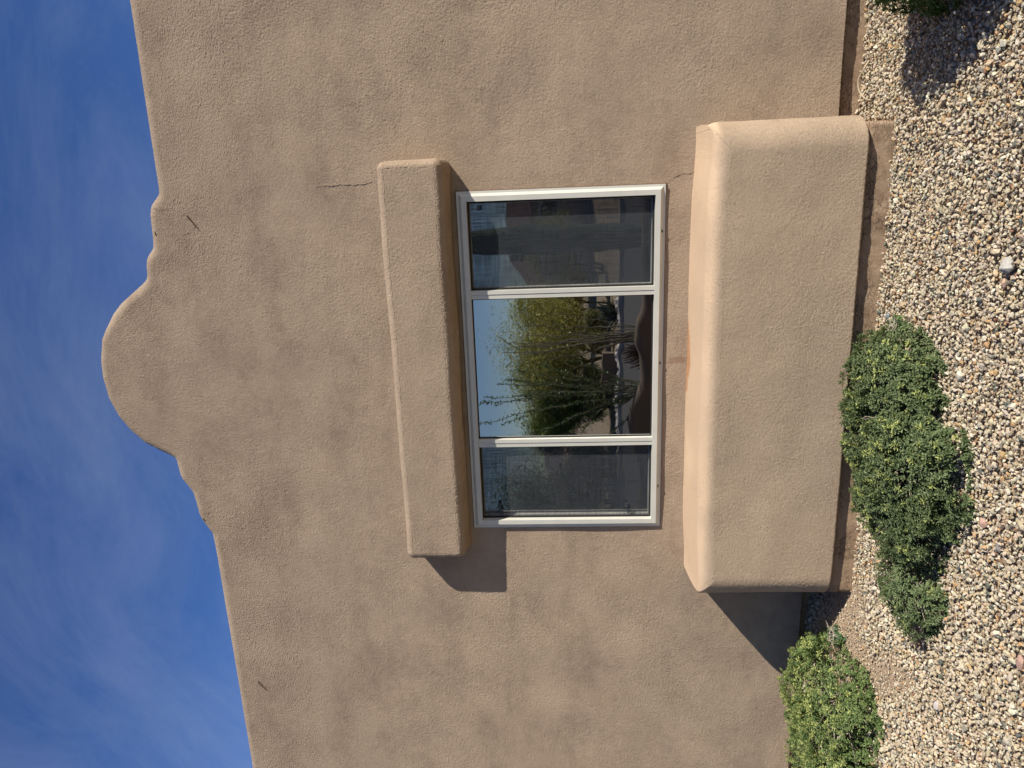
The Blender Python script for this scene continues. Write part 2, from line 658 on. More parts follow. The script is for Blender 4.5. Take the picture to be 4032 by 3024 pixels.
def relief(P):
    q = P / _st
    a = np.floor(q).astype(np.int64)
    f = (q - a).astype(np.float32)
    out = np.zeros(len(P), dtype=np.float32)
    for i in (0, 1):
        for j in (0, 1):
            for k in (0, 1):
                w = (f[:, 0] if i else 1 - f[:, 0]) * (f[:, 1] if j else 1 - f[:, 1]) * (f[:, 2] if k else 1 - f[:, 2])
                out += w * REL[(a[:, 0] + i) % _n, (a[:, 1] + j) % _n, (a[:, 2] + k) % _n]
    return out


def roughen(o, amp, mask=None):
    me = o.data
    n = len(me.vertices)
    P = np.empty(n * 3, dtype=np.float32)
    Q = np.empty(n * 3, dtype=np.float32)
    me.vertices.foreach_get('co', P)
    me.vertex_normals.foreach_get('vector', Q)
    P = P.reshape(-1, 3)
    Q = Q.reshape(-1, 3)
    # trowel marks: the coat is flatter in some patches
    low = 0.5 + 0.5 * np.sin(P[:, 0] * 3.1 + 1.7 * np.sin(P[:, 2] * 2.3 + P[:, 1])) * np.sin(P[:, 2] * 2.7 + 1.9 * np.sin(P[:, 0] * 1.7 + 2.0))
    w = amp * (0.62 + 0.38 * low)
    if mask is not None:
        w = w * mask(P)
    P = P + Q * (relief(P + np.array([50, 50, 50], dtype=np.float32)) * w)[:, None]
    me.vertices.foreach_set('co', P.astype(np.float32).ravel())
    me.update()


def quad_grid_mesh(name, V, quads, mat, parent):
    me = bpy.data.meshes.new(name)
    me.vertices.add(len(V))
    me.vertices.foreach_set('co', V.astype(np.float32).ravel())
    m = len(quads)
    me.loops.add(m * 4)
    me.loops.foreach_set('vertex_index', quads.astype(np.int32).ravel())
    me.polygons.add(m)
    me.polygons.foreach_set('loop_start', np.arange(0, m * 4, 4, dtype=np.int32))
    me.update(calc_edges=True)
    me.polygons.foreach_set('use_smooth', np.full(m, True, dtype=bool))
    me.materials.append(mat)
    o = bpy.data.objects.new(name, me)
    link(o, parent)
    return o


RG = np.random.default_rng(4)


def slow_noise(X, Z, s, seed):
    """smooth random surface from a sum of plane waves"""
    r = np.random.default_rng(seed)
    out = np.zeros_like(X)
    for _ in range(14):
        a = r.uniform(0, 6.28)
        k = s * r.uniform(0.5, 1.6)
        out += np.sin(k * (X * math.cos(a) + Z * math.sin(a)) + r.uniform(0, 6.28))
    return out / 2.65


def build_wall():
    st = 0.0046
    xs = np.concatenate([np.arange(-7.5, -4.3, 0.05), np.arange(-4.3, 3.0, st), np.arange(3.0, 5.01, 0.05)])
    zt = np.interp(xs, rx, rz)
    k = np.hanning(9)[1:-1]
    k /= k.sum()
    sm = np.convolve(np.pad(zt, 3, 'edge'), k, 'valid')
    fine = (xs > -1.35) & (xs < 1.35)
    zt = np.where(fine, sm, zt)
    for e in (-WX, WX):
        xs[int(np.argmin(np.abs(xs - e)))] = e
    Rr = 0.062
    dz = np.gradient(zt, xs)
    ln = np.sqrt(1 + dz * dz)
    nx_, nz_ = -dz / ln, 1 / ln
    rows = np.concatenate([np.linspace(0.133, WZ0, 202), np.linspace(WZ0, WZ1, 263)[1:], np.linspace(WZ1, 3.5, 269)[1:]])
    r0, r1 = 201, 463
    X0 = np.repeat(xs[:, None], len(rows), 1)
    Z0 = np.repeat(rows[None], len(xs), 0)
    Y0 = 0.006 * slow_noise(X0, Z0, 2.0, 1) * 0.6 + 0.0022 * slow_noise(X0, Z0, 9.0, 2)
    qx, qz = xs - nx_ * Rr, zt - nz_ * Rr
    K1 = 170
    f = (np.arange(1, K1 + 1) / K1)[None]
    X1 = xs[:, None] + (qx - xs)[:, None] * f
    Z1 = 3.5 + (qz - 3.5)[:, None] * f
    Y1 = (0.006 * slow_noise(X1, Z1, 2.0, 1) * 0.6 + 0.0022 * slow_noise(X1, Z1, 9.0, 2))
    a = (np.arange(1, 23) / 22 * math.pi / 2)[None]
    X2 = qx[:, None] + nx_[:, None] * Rr * np.sin(a)
    Z2 = qz[:, None] + nz_[:, None] * Rr * np.sin(a)
    Y2 = Y1[:, -1:] * (1 - np.sin(a)) + Rr - Rr * np.cos(a)
    X3 = np.stack([xs, xs], 1)
    Y3 = np.stack([np.full(len(xs), 0.34)] * 2, 1)
    Z3 = np.stack([zt, np.full(len(xs), 3.2)], 1)
    Xl, Yl, Zl = xs[:, None], np.full((len(xs), 1), 0.09), np.full((len(xs), 1), 0.128)
    GX = np.concatenate([Xl, X0, X1, X2, X3], 1)
    GY = np.concatenate([Yl, Y0, Y1, Y2, Y3], 1)
    GZ = np.concatenate([Zl, Z0, Z1, Z2, Z3], 1)
    n, m = GX.shape
    V = np.stack([GX, GY, GZ], 2).reshape(-1, 3)
    ii, jj = np.meshgrid(np.arange(n - 1), np.arange(m - 1), indexing='ij')
    hole = (xs[ii] >= -WX - 1e-6) & (xs[ii + 1] <= WX + 1e-6) & (jj >= r0 + 1) & (jj < r1 + 1)
    ii, jj = ii[~hole], jj[~hole]
    q = np.stack([ii * m + jj, (ii + 1) * m + jj, (ii + 1) * m + jj + 1, ii * m + jj + 1], 1)
    o = quad_grid_mesh('wall', V, q, M['stucco'], house)

    def mask(P):
        d = np.maximum(np.abs(P[:, 0]) - WX, np.maximum(WZ0 - P[:, 2], P[:, 2] - WZ1))
        w = np.clip(d / 0.012, 0, 1)
        w *= np.where((P[:, 1] > 0.05) & (P[:, 2] < 3.6), 0, 1)
        return w
    roughen(o, 0.0024, mask)
    # plastered returns of the opening
    MBq = MB()
    MBq.v = [(-WX, 0.0, WZ0), (WX, 0.0, WZ0), (WX, 0.0, WZ1), (-WX, 0.0, WZ1), (-WX, 0.1, WZ0), (WX, 0.1, WZ0), (WX, 0.1, WZ1), (-WX, 0.1, WZ1)]
    MBq.f = [(0, 1, 5, 4), (1, 2, 6, 5), (2, 3, 7, 6), (3, 0, 4, 7)]
    MBq.build('window_reveal', M['stucco'], house)


build_wall()

# rest of the building behind the front wall: side walls and flat roof
mb = MB()
mb.box((-7.5, 0.341, 0.1), (-7.25, 9, 4.0)).box((4.75, 0.341, 0.1), (5.0, 9, 4.0)).box((-7.25, 8.75, 0.1), (4.75, 9, 4.0))
mb.build('side_wall', M['stucco'], house)
MB().box((-7.24, 0.342, 3.45), (4.74, 8.74, 3.6)).build('roof', simple('roof_coating', (0.55, 0.53, 0.5), 0.9), house)
# room seen dimly through the glass
mb = MB()
V = [(-1.6, 0.10, 0.3), (1.6, 0.10, 0.3), (1.6, 3.0, 0.3), (-1.6, 3.0, 0.3), (-1.6, 0.10, 2.75), (1.6, 0.10, 2.75), (1.6, 3.0, 2.75), (-1.6, 3.0, 2.75)]
F = [(0, 1, 2, 3), (7, 6, 5, 4), (3, 2, 6, 7), (0, 3, 7, 4), (2, 1, 5, 6)]
mesh_obj('room', V, F, M['room'], house)

# footing below the stucco
def strip_front(name, x0, x1, yf, z0, z1, yb, mat, parent):
    xs = np.arange(x0, x1 + 1e-6, 0.025)
    zs = np.linspace(z0, z1, 9)
    V, F = [], []
    for z in zs:
        for x in xs:
            V.append((x, yf + 0.006 * noise.noise(Vector((x * 9, z * 14, 2))) + 0.004 * noise.noise(Vector((x * 31, z * 40, 5))), z))
    n = len(xs)
    for j in range(len(zs) - 1):
        for i in range(n - 1):
            F.append((j * n + i, j * n + i + 1, (j + 1) * n + i + 1, (j + 1) * n + i))
    k = len(V)
    for j, z in enumerate(zs):
        V.append((x0, yb, z))
        V.append((xs[-1], yb, z))
    for j in range(len(zs) - 1):
        F.append((k + 2 * j, j * n, (j + 1) * n, k + 2 * j + 2))
        F.append((j * n + n - 1, k + 2 * j + 1, k + 2 * j + 3, (j + 1) * n + n - 1))
    t0 = (len(zs) - 1) * n
    F.append(tuple([t0 + i for i in range(n)] + [k + 2 * (len(zs) - 1) + 1, k + 2 * (len(zs) - 1)]))
    return mesh_obj(name, V, F, mat, parent, smooth=True)


strip_front('footing', -7.4, 4.9, 0.055, -0.15, 0.1275, 0.30, M['footing'], house)
fp = strip_front('footing', -1.300, 1.325, -0.412, -0.15, 0.136, 0.05, M['footing'], house)
fp['label'] = 'peeling painted footing under the window ledge'


def rbox(name, x0, x1, y0, y1, z0, z1, r, mat, parent, shape=None, n=16):
    def ax(a, b, step):
        e = [a + r * t for t in np.linspace(0, 1, n)]
        mid = np.linspace(a + r, b - r, max(2, int((b - a - 2 * r) / step)))
        return e + list(mid[1:-1]) + [b - r * t for t in np.linspace(1, 0, n)]
    xs, ys, zs = ax(x0, x1, .0046), ax(y0, y1, .0046), ax(z0, z1, .0046)
    idx, V, F = {}, [], []

    def vid(i, j, k):
        key = (i, j, k)
        if key not in idx:
            p = Vector((xs[i], ys[j], zs[k]))
            q = Vector((min(max(p.x, x0 + r), x1 - r), min(max(p.y, y0 + r), y1 - r), min(max(p.z, z0 + r), z1 - r)))
            d = p - q
            if d.length > 1e-9:
                # spread the grid evenly round the bend
                u = Vector([math.tan(c / r * math.pi / 4) if abs(c) <= r + 1e-9 else c for c in d])
                p = q + u.normalized() * r
            if shape:
                p = shape(p)
            idx[key] = len(V)
            V.append(p)
        return idx[key]
    I, J, K = len(xs), len(ys), len(zs)
    for i in range(I - 1):
        for j in range(J - 1):
            F.append((vid(i, j, 0), vid(i, j + 1, 0), vid(i + 1, j + 1, 0), vid(i + 1, j, 0)))
            F.append((vid(i, j, K - 1), vid(i + 1, j, K - 1), vid(i + 1, j + 1, K - 1), vid(i, j + 1, K - 1)))
        for k in range(K - 1):
            F.append((vid(i, 0, k), vid(i + 1, 0, k), vid(i + 1, 0, k + 1), vid(i, 0, k + 1)))
            F.append((vid(i, J - 1, k), vid(i, J - 1, k + 1), vid(i + 1, J - 1, k + 1), vid(i + 1, J - 1, k)))
    for j in range(J - 1):
        for k in range(K - 1):
            F.append((vid(0, j, k), vid(0, j, k + 1), vid(0, j + 1, k + 1), vid(0, j + 1, k)))
            F.append((vid(I - 1, j, k), vid(I - 1, j + 1, k), vid(I - 1, j + 1, k + 1), vid(I - 1, j, k + 1)))
    return mesh_obj(name, V, F, mat, parent, smooth=True)


def header_shape(p):
    q = p.copy()
    t = smooth(0.0, -0.17, p.y)
    if p.z < 2.45:
        q.z += -0.022 * (1 - t) + 0.002
    q.y += 0.006 * noise.noise(Vector((p.x * 2.2, 7, p.z * 3)))
    q.z += 0.007 * noise.noise(Vector((p.x * 2.0, p.y * 3, 9 if p.z < 2.5 else 4)))
    q.x += 0.006 * noise.noise(Vector((3, p.y * 6, p.z * 5)))
    return q


hd = rbox('header_ledge', -1.205, 1.243, -0.176, 0.06, 2.312, 2.684, 0.046, M['stucco'], house, header_shape)
roughen(hd, 0.0024)


def build_ledge():
    """deep pop-out below the window: rounded upright corners, top that rolls over the front"""
    D = 0.46
    rl, rr_, rt = 0.170, 0.160, 0.085
    XL, XR = -1.348, 1.360
    zb = 0.136

    def edge(a):
        return 0.012 + abs(a) * (0.006 if a < 0 else 0.022)

    def top(x, y):
        z = 0.918 - 0.012 * smooth(0, -D, y) - 0.016 * smooth(0.9, 1.3, abs(x)) + 0.008 * noise.noise(Vector((x * 1.3, y * 2, 6)))
        dd = -(y + D - rt)
        if dd > 0:
            z -= rt - math.sqrt(max(0, rt * rt - min(dd, rt * 0.999) ** 2))
        return z

    # outline of the footprint, from the wall on the left round the front to the wall on the right
    out = []
    for y in np.linspace(0.05, -D + rl, 90):
        out.append((XL, y, -1, 0))
    for a in np.linspace(0, math.pi / 2, 56)[1:]:
        out.append((XL + rl - rl * math.cos(a), -D + rl - rl * math.sin(a), -math.cos(a), -math.sin(a)))
    for x in np.arange(XL + rl + 0.004, XR - rr_ - 0.003, 0.0048):
        out.append((x, -D, 0, -1))
    for a in np.linspace(math.pi / 2, 0, 50):
        out.append((XR - rr_ + rr_ * math.cos(a), -D + rr_ - rr_ * math.sin(a), math.cos(a), -math.sin(a)))
    for y in np.linspace(-D + rr_, 0.05, 84)[1:]:
        out.append((XR, y, 1, 0))
    V, F = [], []
    rings = []
    zs = [0.0, 0.012] + list(np.linspace(0.02, 1, 150))
    for f in zs:
        ring = []
        for (x, y, a, b) in out:
            zt = top(x, y) - edge(a)
            z = zb + (zt - zb) * f
            w = 0.008 * noise.noise(Vector((x * 1.6, y * 2, z * 2.2))) + 0.004 * noise.noise(Vector((x * 5, y * 5, z * 5)))
            if f == 0.0:
                w -= 0.008
            V.append((x + a * w, y + b * w, z))
            ring.append(len(V) - 1)
        rings.append(ring)
    for k in range(1, 5):
        ph = math.pi / 2 * k / 4
        ring = []
        for q, (x, y, a, b) in enumerate(out):
            ins, up = edge(a) * (1 - math.cos(ph)) * abs(a), edge(a) * math.sin(ph)
            base = V[rings[len(zs) - 1][q]]
            V.append((base[0] - a * ins, base[1] - b * ins, base[2] + up))
            ring.append(len(V) - 1)
        rings.append(ring)
    n = len(out)
    for r in range(len(rings) - 1):
        for i in range(n - 1):
            F.append((rings[r][i], rings[r][i + 1], rings[r + 1][i + 1], rings[r + 1][i]))
    # top surface: shrink the last ring towards the wall line
    last = rings[-1]
    tr = [last]
    lines = [-D + rt * (1 - math.cos(p)) for p in np.linspace(0, math.pi / 2, 28)[1:]] + list(np.linspace(-D + rt, 0.05, 84)[1:])
    for Yk in lines:
        ring = []
        for n_, q in enumerate(last):
            vx, vy, vz = V[q]
            ox, oy, a, b = out[n_]
            yy = max(oy, Yk)
            fade = math.exp(-(yy - oy) / 0.05)
            V.append((ox + (vx - ox) * fade, yy + (vy - oy) * fade, top(ox, yy)))
            ring.append(len(V) - 1)
        tr.append(ring)
    for r in range(len(tr) - 1):
        for i in range(n - 1):
            F.append((tr[r][i], tr[r][i + 1], tr[r + 1][i + 1], tr[r + 1][i]))
    F.append(tuple(rings[0][::-1]))
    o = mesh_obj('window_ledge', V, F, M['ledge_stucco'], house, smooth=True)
    roughen(o, 0.0019)
    return o


build_ledge()

# ---- window
win = bpy.data.objects.new('window', None)
link(win, house)


def sweep_frame(name, prof, x0, x1, z0, z1, mat, parent):
    """mitred frame: profile of (inset, y) pairs carried round a rectangle"""
    V, F = [], []
    k = len(prof)
    for (sx, sz) in ((0, 0), (1, 0), (1, 1), (0, 1)):
        for ins, y in prof:
            V.append(((x1 - ins) if sx else (x0 + ins), y, (z1 - ins) if sz else (z0 + ins)))
    for c in range(4):
        d = (c + 1) % 4
        for j in range(k - 1):
            F.append((c * k + j, d * k + j, d * k + j + 1, c * k + j + 1))
    return mesh_obj(name, V, F, mat, parent)


g = 0.004
sweep_frame('frame', [(0, 0.06), (0, -0.012), (0.013, -0.013), (0.029, -0.030), (0.058, -0.030), (0.058, 0.075)],
            -WX + g, WX - g, WZ0 + g, WZ1 - g, M['frame'], win)
sweep_frame('caulk_joint', [(-0.001, 0.05), (-0.001, -0.0015), (0.0045, -0.0035), (0.0045, 0.05)], -WX, WX, WZ0, WZ1, M['caulk'], win)

zi0, zi1 = WZ0 + g + 0.058, WZ1 - g - 0.058
xl, xr = -WX + g + 0.058, WX - g - 0.058
for a, b in ((-0.503, -0.453), (0.436, 0.486)):
    m_ = MB()
    c_ = (a + b) / 2
    m_.box((a, -0.020, zi0 + .0005), (c_ - 0.0012, 0.07, zi1 - .0005))
    m_.box((c_ - 0.0012, -0.014, zi0 + .0005), (c_ + 0.0012, 0.07, zi1 - .0005))
    m_.box((c_ + 0.0012, -0.023, zi0 + .0005), (b, 0.07, zi1 - .0005))
    m_.build('mullion', M['frame'], win)


def pane(x0, x1, y, z0, z1):
    return mesh_obj('pane', [(x0, y, z0), (x1, y, z0), (x1, y, z1), (x0, y, z1)], [(0, 1, 2, 3)], M['glass'], win)


# centre light, fixed
pane(-0.453, 0.436, 0.010, zi0, zi1)
sweep_frame('glazing_bead', [(0, 0.009), (0, 0.004), (0.006, 0.004), (0.008, 0.0095)], -0.453, 0.436, zi0, zi1, M['seal'], win)
# side lights: sliding sashes behind insect screens
for s, (x0, x1) in enumerate(((xl, -0.503), (0.486, xr))):
    sash = sweep_frame('sash', [(0.0, 0.065), (0.0, 0.030), (0.012, 0.030), (0.014, 0.046)], x0 + .0005, x1 - .0005, zi0 + .0005, zi1 - .0005, M['frame'], win)
    pane(x0 + 0.013, x1 - 0.013, 0.046, zi0 + 0.013, zi1 - 0.013)
    mesh_obj('insect_screen', [(x0 + .006, 0.014, zi0 + .006), (x1 - .006, 0.014, zi0 + .006), (x1 - .006, 0.014, zi1 - .006), (x0 + .006, 0.014, zi1 - .006)],
             [(0, 1, 2, 3)], M['screen'], win)
    sweep_frame('screen_frame', [(0.0, 0.018), (0.0, 0.008), (0.007, 0.008), (0.009, 0.018)], x0 + .001, x1 - .001, zi0 + .001, zi1 - .001, M['seal'], win)
for (cx, cz) in ((-0.962, 2.085), (-0.925, 2.095), (-0.962, 1.262), (-0.925, 1.275), (0.965, 2.135)):
    MB().box((cx - 0.014, 0.006, cz - 0.010), (cx + 0.014, 0.0125, cz + 0.010)).build('screen_clip', M['clip'], win)
for x in (-0.78, 0.02, 0.80):
    MB().box((x - 0.007, -0.0250, WZ0 + g + 0.0145), (x + 0.007, -0.0120, WZ0 + g + 0.0195)).build('weep_hole', M['vent_dark'], win)


# ---- cracks in the stucco, each a thin irregular scar raised a hair above the coat
def crack(pts, w=0.0012, y=-0.0028, seed=1, name='crack'):
    rnd = random.Random(seed)
    P = []
    for (a, b) in zip(pts[:-1], pts[1:]):
        n = max(2, int(math.hypot(b[0] - a[0], b[1] - a[1]) / 0.012))
        for i in range(n):
            f = i / n
            P.append(Vector((a[0] + (b[0] - a[0]) * f + rnd.uniform(-.004, .004), y, a[1] + (b[1] - a[1]) * f + rnd.uniform(-.004, .004))))
    m_ = MB()
    m_.tube(P, [w * rnd.uniform(0.25, 1.0) for _ in P], 5)
    return m_.build(name, M['crack'], house)


crack([(1.075, 1.07), (1.10, 1.05), (1.13, 1.0), (1.135, 0.94), (1.15, 0.90)], seed=2)
crack([(-1.075, 1.05), (-1.10, 1.00), (-1.085, 0.97), (-1.12, 0.92)], seed=3)
crack([(-1.06, 2.70), (-1.09, 2.76), (-1.085, 2.85)], 0.0012, seed=4)
crack([(1.14, 2.69), (1.125, 2.82), (1.135, 2.95), (1.12, 3.1)], 0.0017, seed=5)
crack([(-1.10, 4.03), (-1.13, 3.98), (-1.16, 3.95)], 0.002, seed=6)
crack([(0.94, 3.83), (0.90, 3.86), (0.87, 3.93)], 0.0012, seed=7)

# weep screed gaps: two small holes in the parapet moulding
MB().tube([(0.90, 0.010, 4.098), (0.885, 0.003, 4.090), (0.872, 0.002, 4.087)], [0.004, 0.006, 0.003], 6).build('parapet_chip', M['vent_dark'], house)
MB().tube([(-0.985, 0.012, 4.086), (-0.992, 0.004, 4.078), (-1.004, 0.002, 4.074)], [0.004, 0.006, 0.003], 6).build('parapet_chip', M['vent_dark'], house)


def wall_xz(px, py):
    """point of the wall plane seen at a pixel of the photograph"""
    v = f_ * FPX + r_ * (1512 - py) + u_ * (2016 - px)
    t = (0 - CAM[1]) / v.y
    return CAM[0] + v.x * t, CAM[2] + v.z * t


def wire(p0, p1, label):
    a, b = wall_xz(*p0), wall_xz(*p1)
    o = MB().tube([(a[0], 0.01, a[1]), (a[0], -0.008, a[1]), ((a[0] + b[0]) / 2, -0.007, (a[1] + b[1]) / 2), (b[0], -0.006, b[1])],
                  [0.0035, 0.003, 0.0022, 0.0018], 6).build('rusty_wire', M['wire'])
    tag(o, label, 'wire', 'rusty wires poking from the wall')


wire((738, 850), (782, 903), 'short rusty wire poking from the stucco below the right shoulder of the parapet hump')
wire((1018, 2684), (1051, 2717), 'short rusty wire poking from the plain stucco far left of the parapet hump')

# ------------------------------------------------------------------ gravel
def stone_shapes(k, npts, seed):
    rnd = np.random.default_rng(seed)
    shapes = []
    for _ in range(k):
        p = rnd.normal(size=(npts, 3))
        p /= np.linalg.norm(p, axis=1)[:, None]
        p *= rnd.uniform(0.78, 1.12, size=(npts, 1))
        p *= np.array([1.0, rnd.uniform(0.7, 0.95), rnd.uniform(0.55, 0.85)])
        bm = bmesh.new()
        for q in p:
            bm.verts.new(q)
        res = bmesh.ops.convex_hull(bm, input=bm.verts)
        bmesh.ops.delete(bm, geom=[v for v in bm.verts if not v.link_faces], context='VERTS')
        bm.verts.index_update()
        bmesh.ops.triangulate(bm, faces=bm.faces)
        V = np.array([v.co[:] for v in bm.verts])
        F = np.array([[v.index for v in f.verts] for f in bm.faces])
        bm.free()
        shapes.append((V, F))
    return shapes


PAL = np.array([(0.62, 0.54, 0.43), (0.56, 0.50, 0.42), (0.70, 0.66, 0.59), (0.50, 0.42, 0.31), (0.45, 0.42, 0.38), (0.56, 0.38, 0.22),
                (0.15, 0.17, 0.165), (0.25, 0.23, 0.21), (0.33, 0.20, 0.14), (0.62, 0.57, 0.50), (0.54, 0.43, 0.34)])
PW = np.array([0.25, 0.16, 0.16, 0.10, 0.07, 0.04, 0.035, 0.035, 0.015, 0.09, 0.045])
PW = PW / PW.sum()
PAL = PAL * np.array([0.80, 0.765, 0.655])


def rot_mats(n):
    q = rng.normal(size=(n, 4))
    q /= np.linalg.norm(q, axis=1)[:, None]
    w, x, y, z = q.T
    return np.stack([1 - 2 * (y * y + z * z), 2 * (x * y - z * w), 2 * (x * z + y * w),
                     2 * (x * y + z * w), 1 - 2 * (x * x + z * z), 2 * (y * z - x * w),
                     2 * (x * z - y * w), 2 * (y * z + x * w), 1 - 2 * (x * x + y * y)], 1).reshape(n, 3, 3)


def scatter(P, S, shapes, cols):
    Vs, Fs, Cs = [], [], []
    off = 0
    k = rng.integers(0, len(shapes), len(P))
    for i, (V, F) in enumerate(shapes):
        m = np.where(k == i)[0]
        if not len(m):
            continue
        R = rot_mats(len(m))
        W = np.einsum('nij,vj->nvi', R, V) * S[m][:, None, None]
        W[:, :, 2] *= 0.8
        W += P[m][:, None, :]
        Vs.append(W.reshape(-1, 3))
        f = F[None] + (np.arange(len(m)) * len(V))[:, None, None] + off
        Fs.append(f.reshape(-1, 3))
        Cs.append(np.repeat(cols[m], len(V), 0))
        off += len(m) * len(V)
    return np.concatenate(Vs), np.concatenate(Fs), np.concatenate(Cs)


def in_footing(x, y):
    return ((y > -0.425) & (x > -1.312) & (x < 1.34)) | (y > 0.05)


def gravel_points(x0, x1, y0, y1, sp):
    xs = np.arange(x0, x1, sp)
    ys = np.arange(y0, y1, sp * 0.9)
    X_, Y_ = np.meshgrid(xs, ys)
    X_ = X_ + (np.arange(len(ys)) % 2)[:, None] * sp / 2
    X_ = X_ + rng.uniform(-.45, .45, X_.shape) * sp
    Y_ = Y_ + rng.uniform(-.45, .45, Y_.shape) * sp
    x, y = X_.ravel(), Y_.ravel()
    ok = ~in_footing(x, y)
    return x[ok], y[ok]


def colours(n):
    c = PAL[rng.choice(len(PAL), n, p=PW)]
    return np.clip(c * rng.uniform(0.85, 1.12, (n, 1)) * rng.uniform(0.96, 1.04, (n, 3)), 0, 0.8)


def patch_noise(x, y, s, off):
    return np.array([noise.noise(Vector((a * s, b * s, off))) for a, b in zip(x, y)])


fine_shapes = stone_shapes(14, 17, 3)
x, y = gravel_points(-3.6, 2.6, -2.5, 0.05, 0.0160)
# sandy strip with fewer and finer stones beside the wall on the left and along the footing
sandy = np.clip(1.0 - np.hypot((x + 1.75) / 0.95, (y + 0.42) / 0.42), 0, 1)
sandy = np.maximum(sandy, np.clip(1 - np.abs((y + 0.55 + 0.9 * (x + 1.9)) / 0.2), 0, 1) * ((x < -1.3) & (x > -2.4)))
sandy = np.clip(sandy * 1.6 + 0.3 * patch_noise(x, y, 5, 1.0) * (sandy > 0), 0, 1)
keep = rng.uniform(size=len(x)) > sandy * 0.62
x, y, sandy = x[keep], y[keep], sandy[keep]
S = np.exp(rng.normal(-4.63, 0.26, len(x)))
S = np.clip(S, 0.0065, 0.021) * (1 - 0.42 * sandy)
big = rng.uniform(size=len(x)) < 0.018 * (sandy < 0.2)
S[big] *= rng.uniform(1.2, 1.6, big.sum())
H = np.array([gh(a, b) for a, b in zip(x, y)])
Pz = H + rng.uniform(0.0, 0.019, len(x)) + S * 0.25 + 0.006 * patch_noise(x, y, 9, 4.0)
G1 = scatter(np.stack([x, y, Pz], 1), S, fine_shapes, colours(len(x)))
# grit between the stones
x, y = gravel_points(-3.6, 2.6, -2.4, 0.05, 0.0165)
kk = rng.uniform(size=len(x)) > 0.45
x, y = x[kk], y[kk]
S = np.clip(np.exp(rng.normal(-5.15, 0.3, len(x))), 0.003, 0.010)
H = np.array([gh(a, b) for a, b in zip(x, y)])
Pz = H + S * 0.4 + rng.uniform(0, 0.004, len(x))
coarse = stone_shapes(6, 9, 11)
G2 = scatter(np.stack([x, y, Pz], 1), S, coarse, colours(len(x)) * 0.9)
# wider surroundings, coarser
xa, ya = gravel_points(-7.0, 5.0, -4.6, 0.05, 0.033)
o_ = ~((xa > -3.6) & (xa < 2.6) & (ya > -2.5))
xa, ya = xa[o_], ya[o_]
S = np.clip(np.exp(rng.normal(-4.02, 0.22, len(xa))), 0.011, 0.03)
H = np.array([gh(a, b) for a, b in zip(xa, ya)])
G3 = scatter(np.stack([xa, ya, H + rng.uniform(0, 0.008, len(xa)) + S * 0.3], 1), S, coarse, colours(len(xa)))
Vall, Fall, Call, off = [], [], [], 0
for (V, F, Cc) in (G1, G2, G3):
    Vall.append(V)
    Fall.append(F + off)
    Call.append(Cc)
    off += len(V)
gravel = tri_mesh('gravel', np.concatenate(Vall), np.concatenate(Fall), M['stone'], col=np.concatenate(Call))
tag(gravel, 'loose cream and grey crushed stone gravel covering the yard', 'gravel', kind='stuff')


def ground_xy(px, py, z=0.0):
    v = f_ * FPX + r_ * (1512 - py) + u_ * (2016 - px)
    t = (z - CAM[2]) / v.z
    return CAM[0] + v.x * t, CAM[1] + v.y * t


def big_stone(px, py, r, flat, col, label, seed):
    bm = bmesh.new()
    rnd = random.Random(seed)
    for _ in range(26):
        v = Vector((rnd.gauss(0, 1), rnd.gauss(0, 1), rnd.gauss(0, 1))).normalized() * rnd.uniform(0.85, 1.08)
        bm.verts.new((v.x * r * 1.15, v.y * r * 0.85, v.z * r * flat))
    bmesh.ops.convex_hull(bm, input=bm.verts)
    bmesh.ops.delete(bm, geom=[v for v in bm.verts if not v.link_faces], context='VERTS')
    bmesh.ops.bevel(bm, geom=list(bm.edges), offset=r * 0.06, segments=1, affect='EDGES')
    me = bpy.data.meshes.new('stone')
    bm.to_mesh(me)
    bm.free()
    a = me.attributes.new('tint', 'FLOAT_COLOR', 'POINT')
    for d in a.data:
        d.color = (*col, 1)
    me.materials.append(M['stone'])
    o = bpy.data.objects.new('stone', me)
    x, y = ground_xy(px, py, 0.02)
    o.location = (x, y, gh(x, y) + 0.012 + r * flat * 0.6)
    o.rotation_euler = (rnd.uniform(-.2, .2), rnd.uniform(-.2, .2), rnd.uniform(0, 6))
    C.objects.link(o)
    tag(o, label, 'stone', 'larger stones lying on the gravel')


big_stone(3970, 1045, 0.036, 0.75, (0.40, 0.38, 0.34), 'largest stone, pale and rough, lying on gravel right of the middle bush', 1)
big_stone(3950, 1112, 0.020, 0.7, (0.50, 0.33, 0.24), 'small pinkish stone on the gravel beside the largest pale stone', 2)
big_stone(3690, 2780, 0.027, 0.6, (0.40, 0.36, 0.34), 'flat mauve-grey stone on the gravel below the left bush', 3)
big_stone(3780, 1484, 0.026, 0.55, (0.56, 0.52, 0.42), 'flat pale stone at the front edge of the middle bush', 4)
big_stone(3875, 2060, 0.024, 0.6, (0.46, 0.29, 0.22), 'reddish stone on the gravel left of the middle bush', 5)
big_stone(3930, 2160, 0.020, 0.5, (0.20, 0.18, 0.17), 'dark flat stone lying in the gravel between the two bushes near the front', 6)
big_stone(4015, 2610, 0.030, 0.5, (0.36, 0.23, 0.18), 'brown stone at the very front of the gravel below the left bush', 7)
big_stone(3495, 1245, 0.018, 0.7, (0.20, 0.24, 0.24), 'blue-grey stone leaning on the footing right of the middle bush', 8)

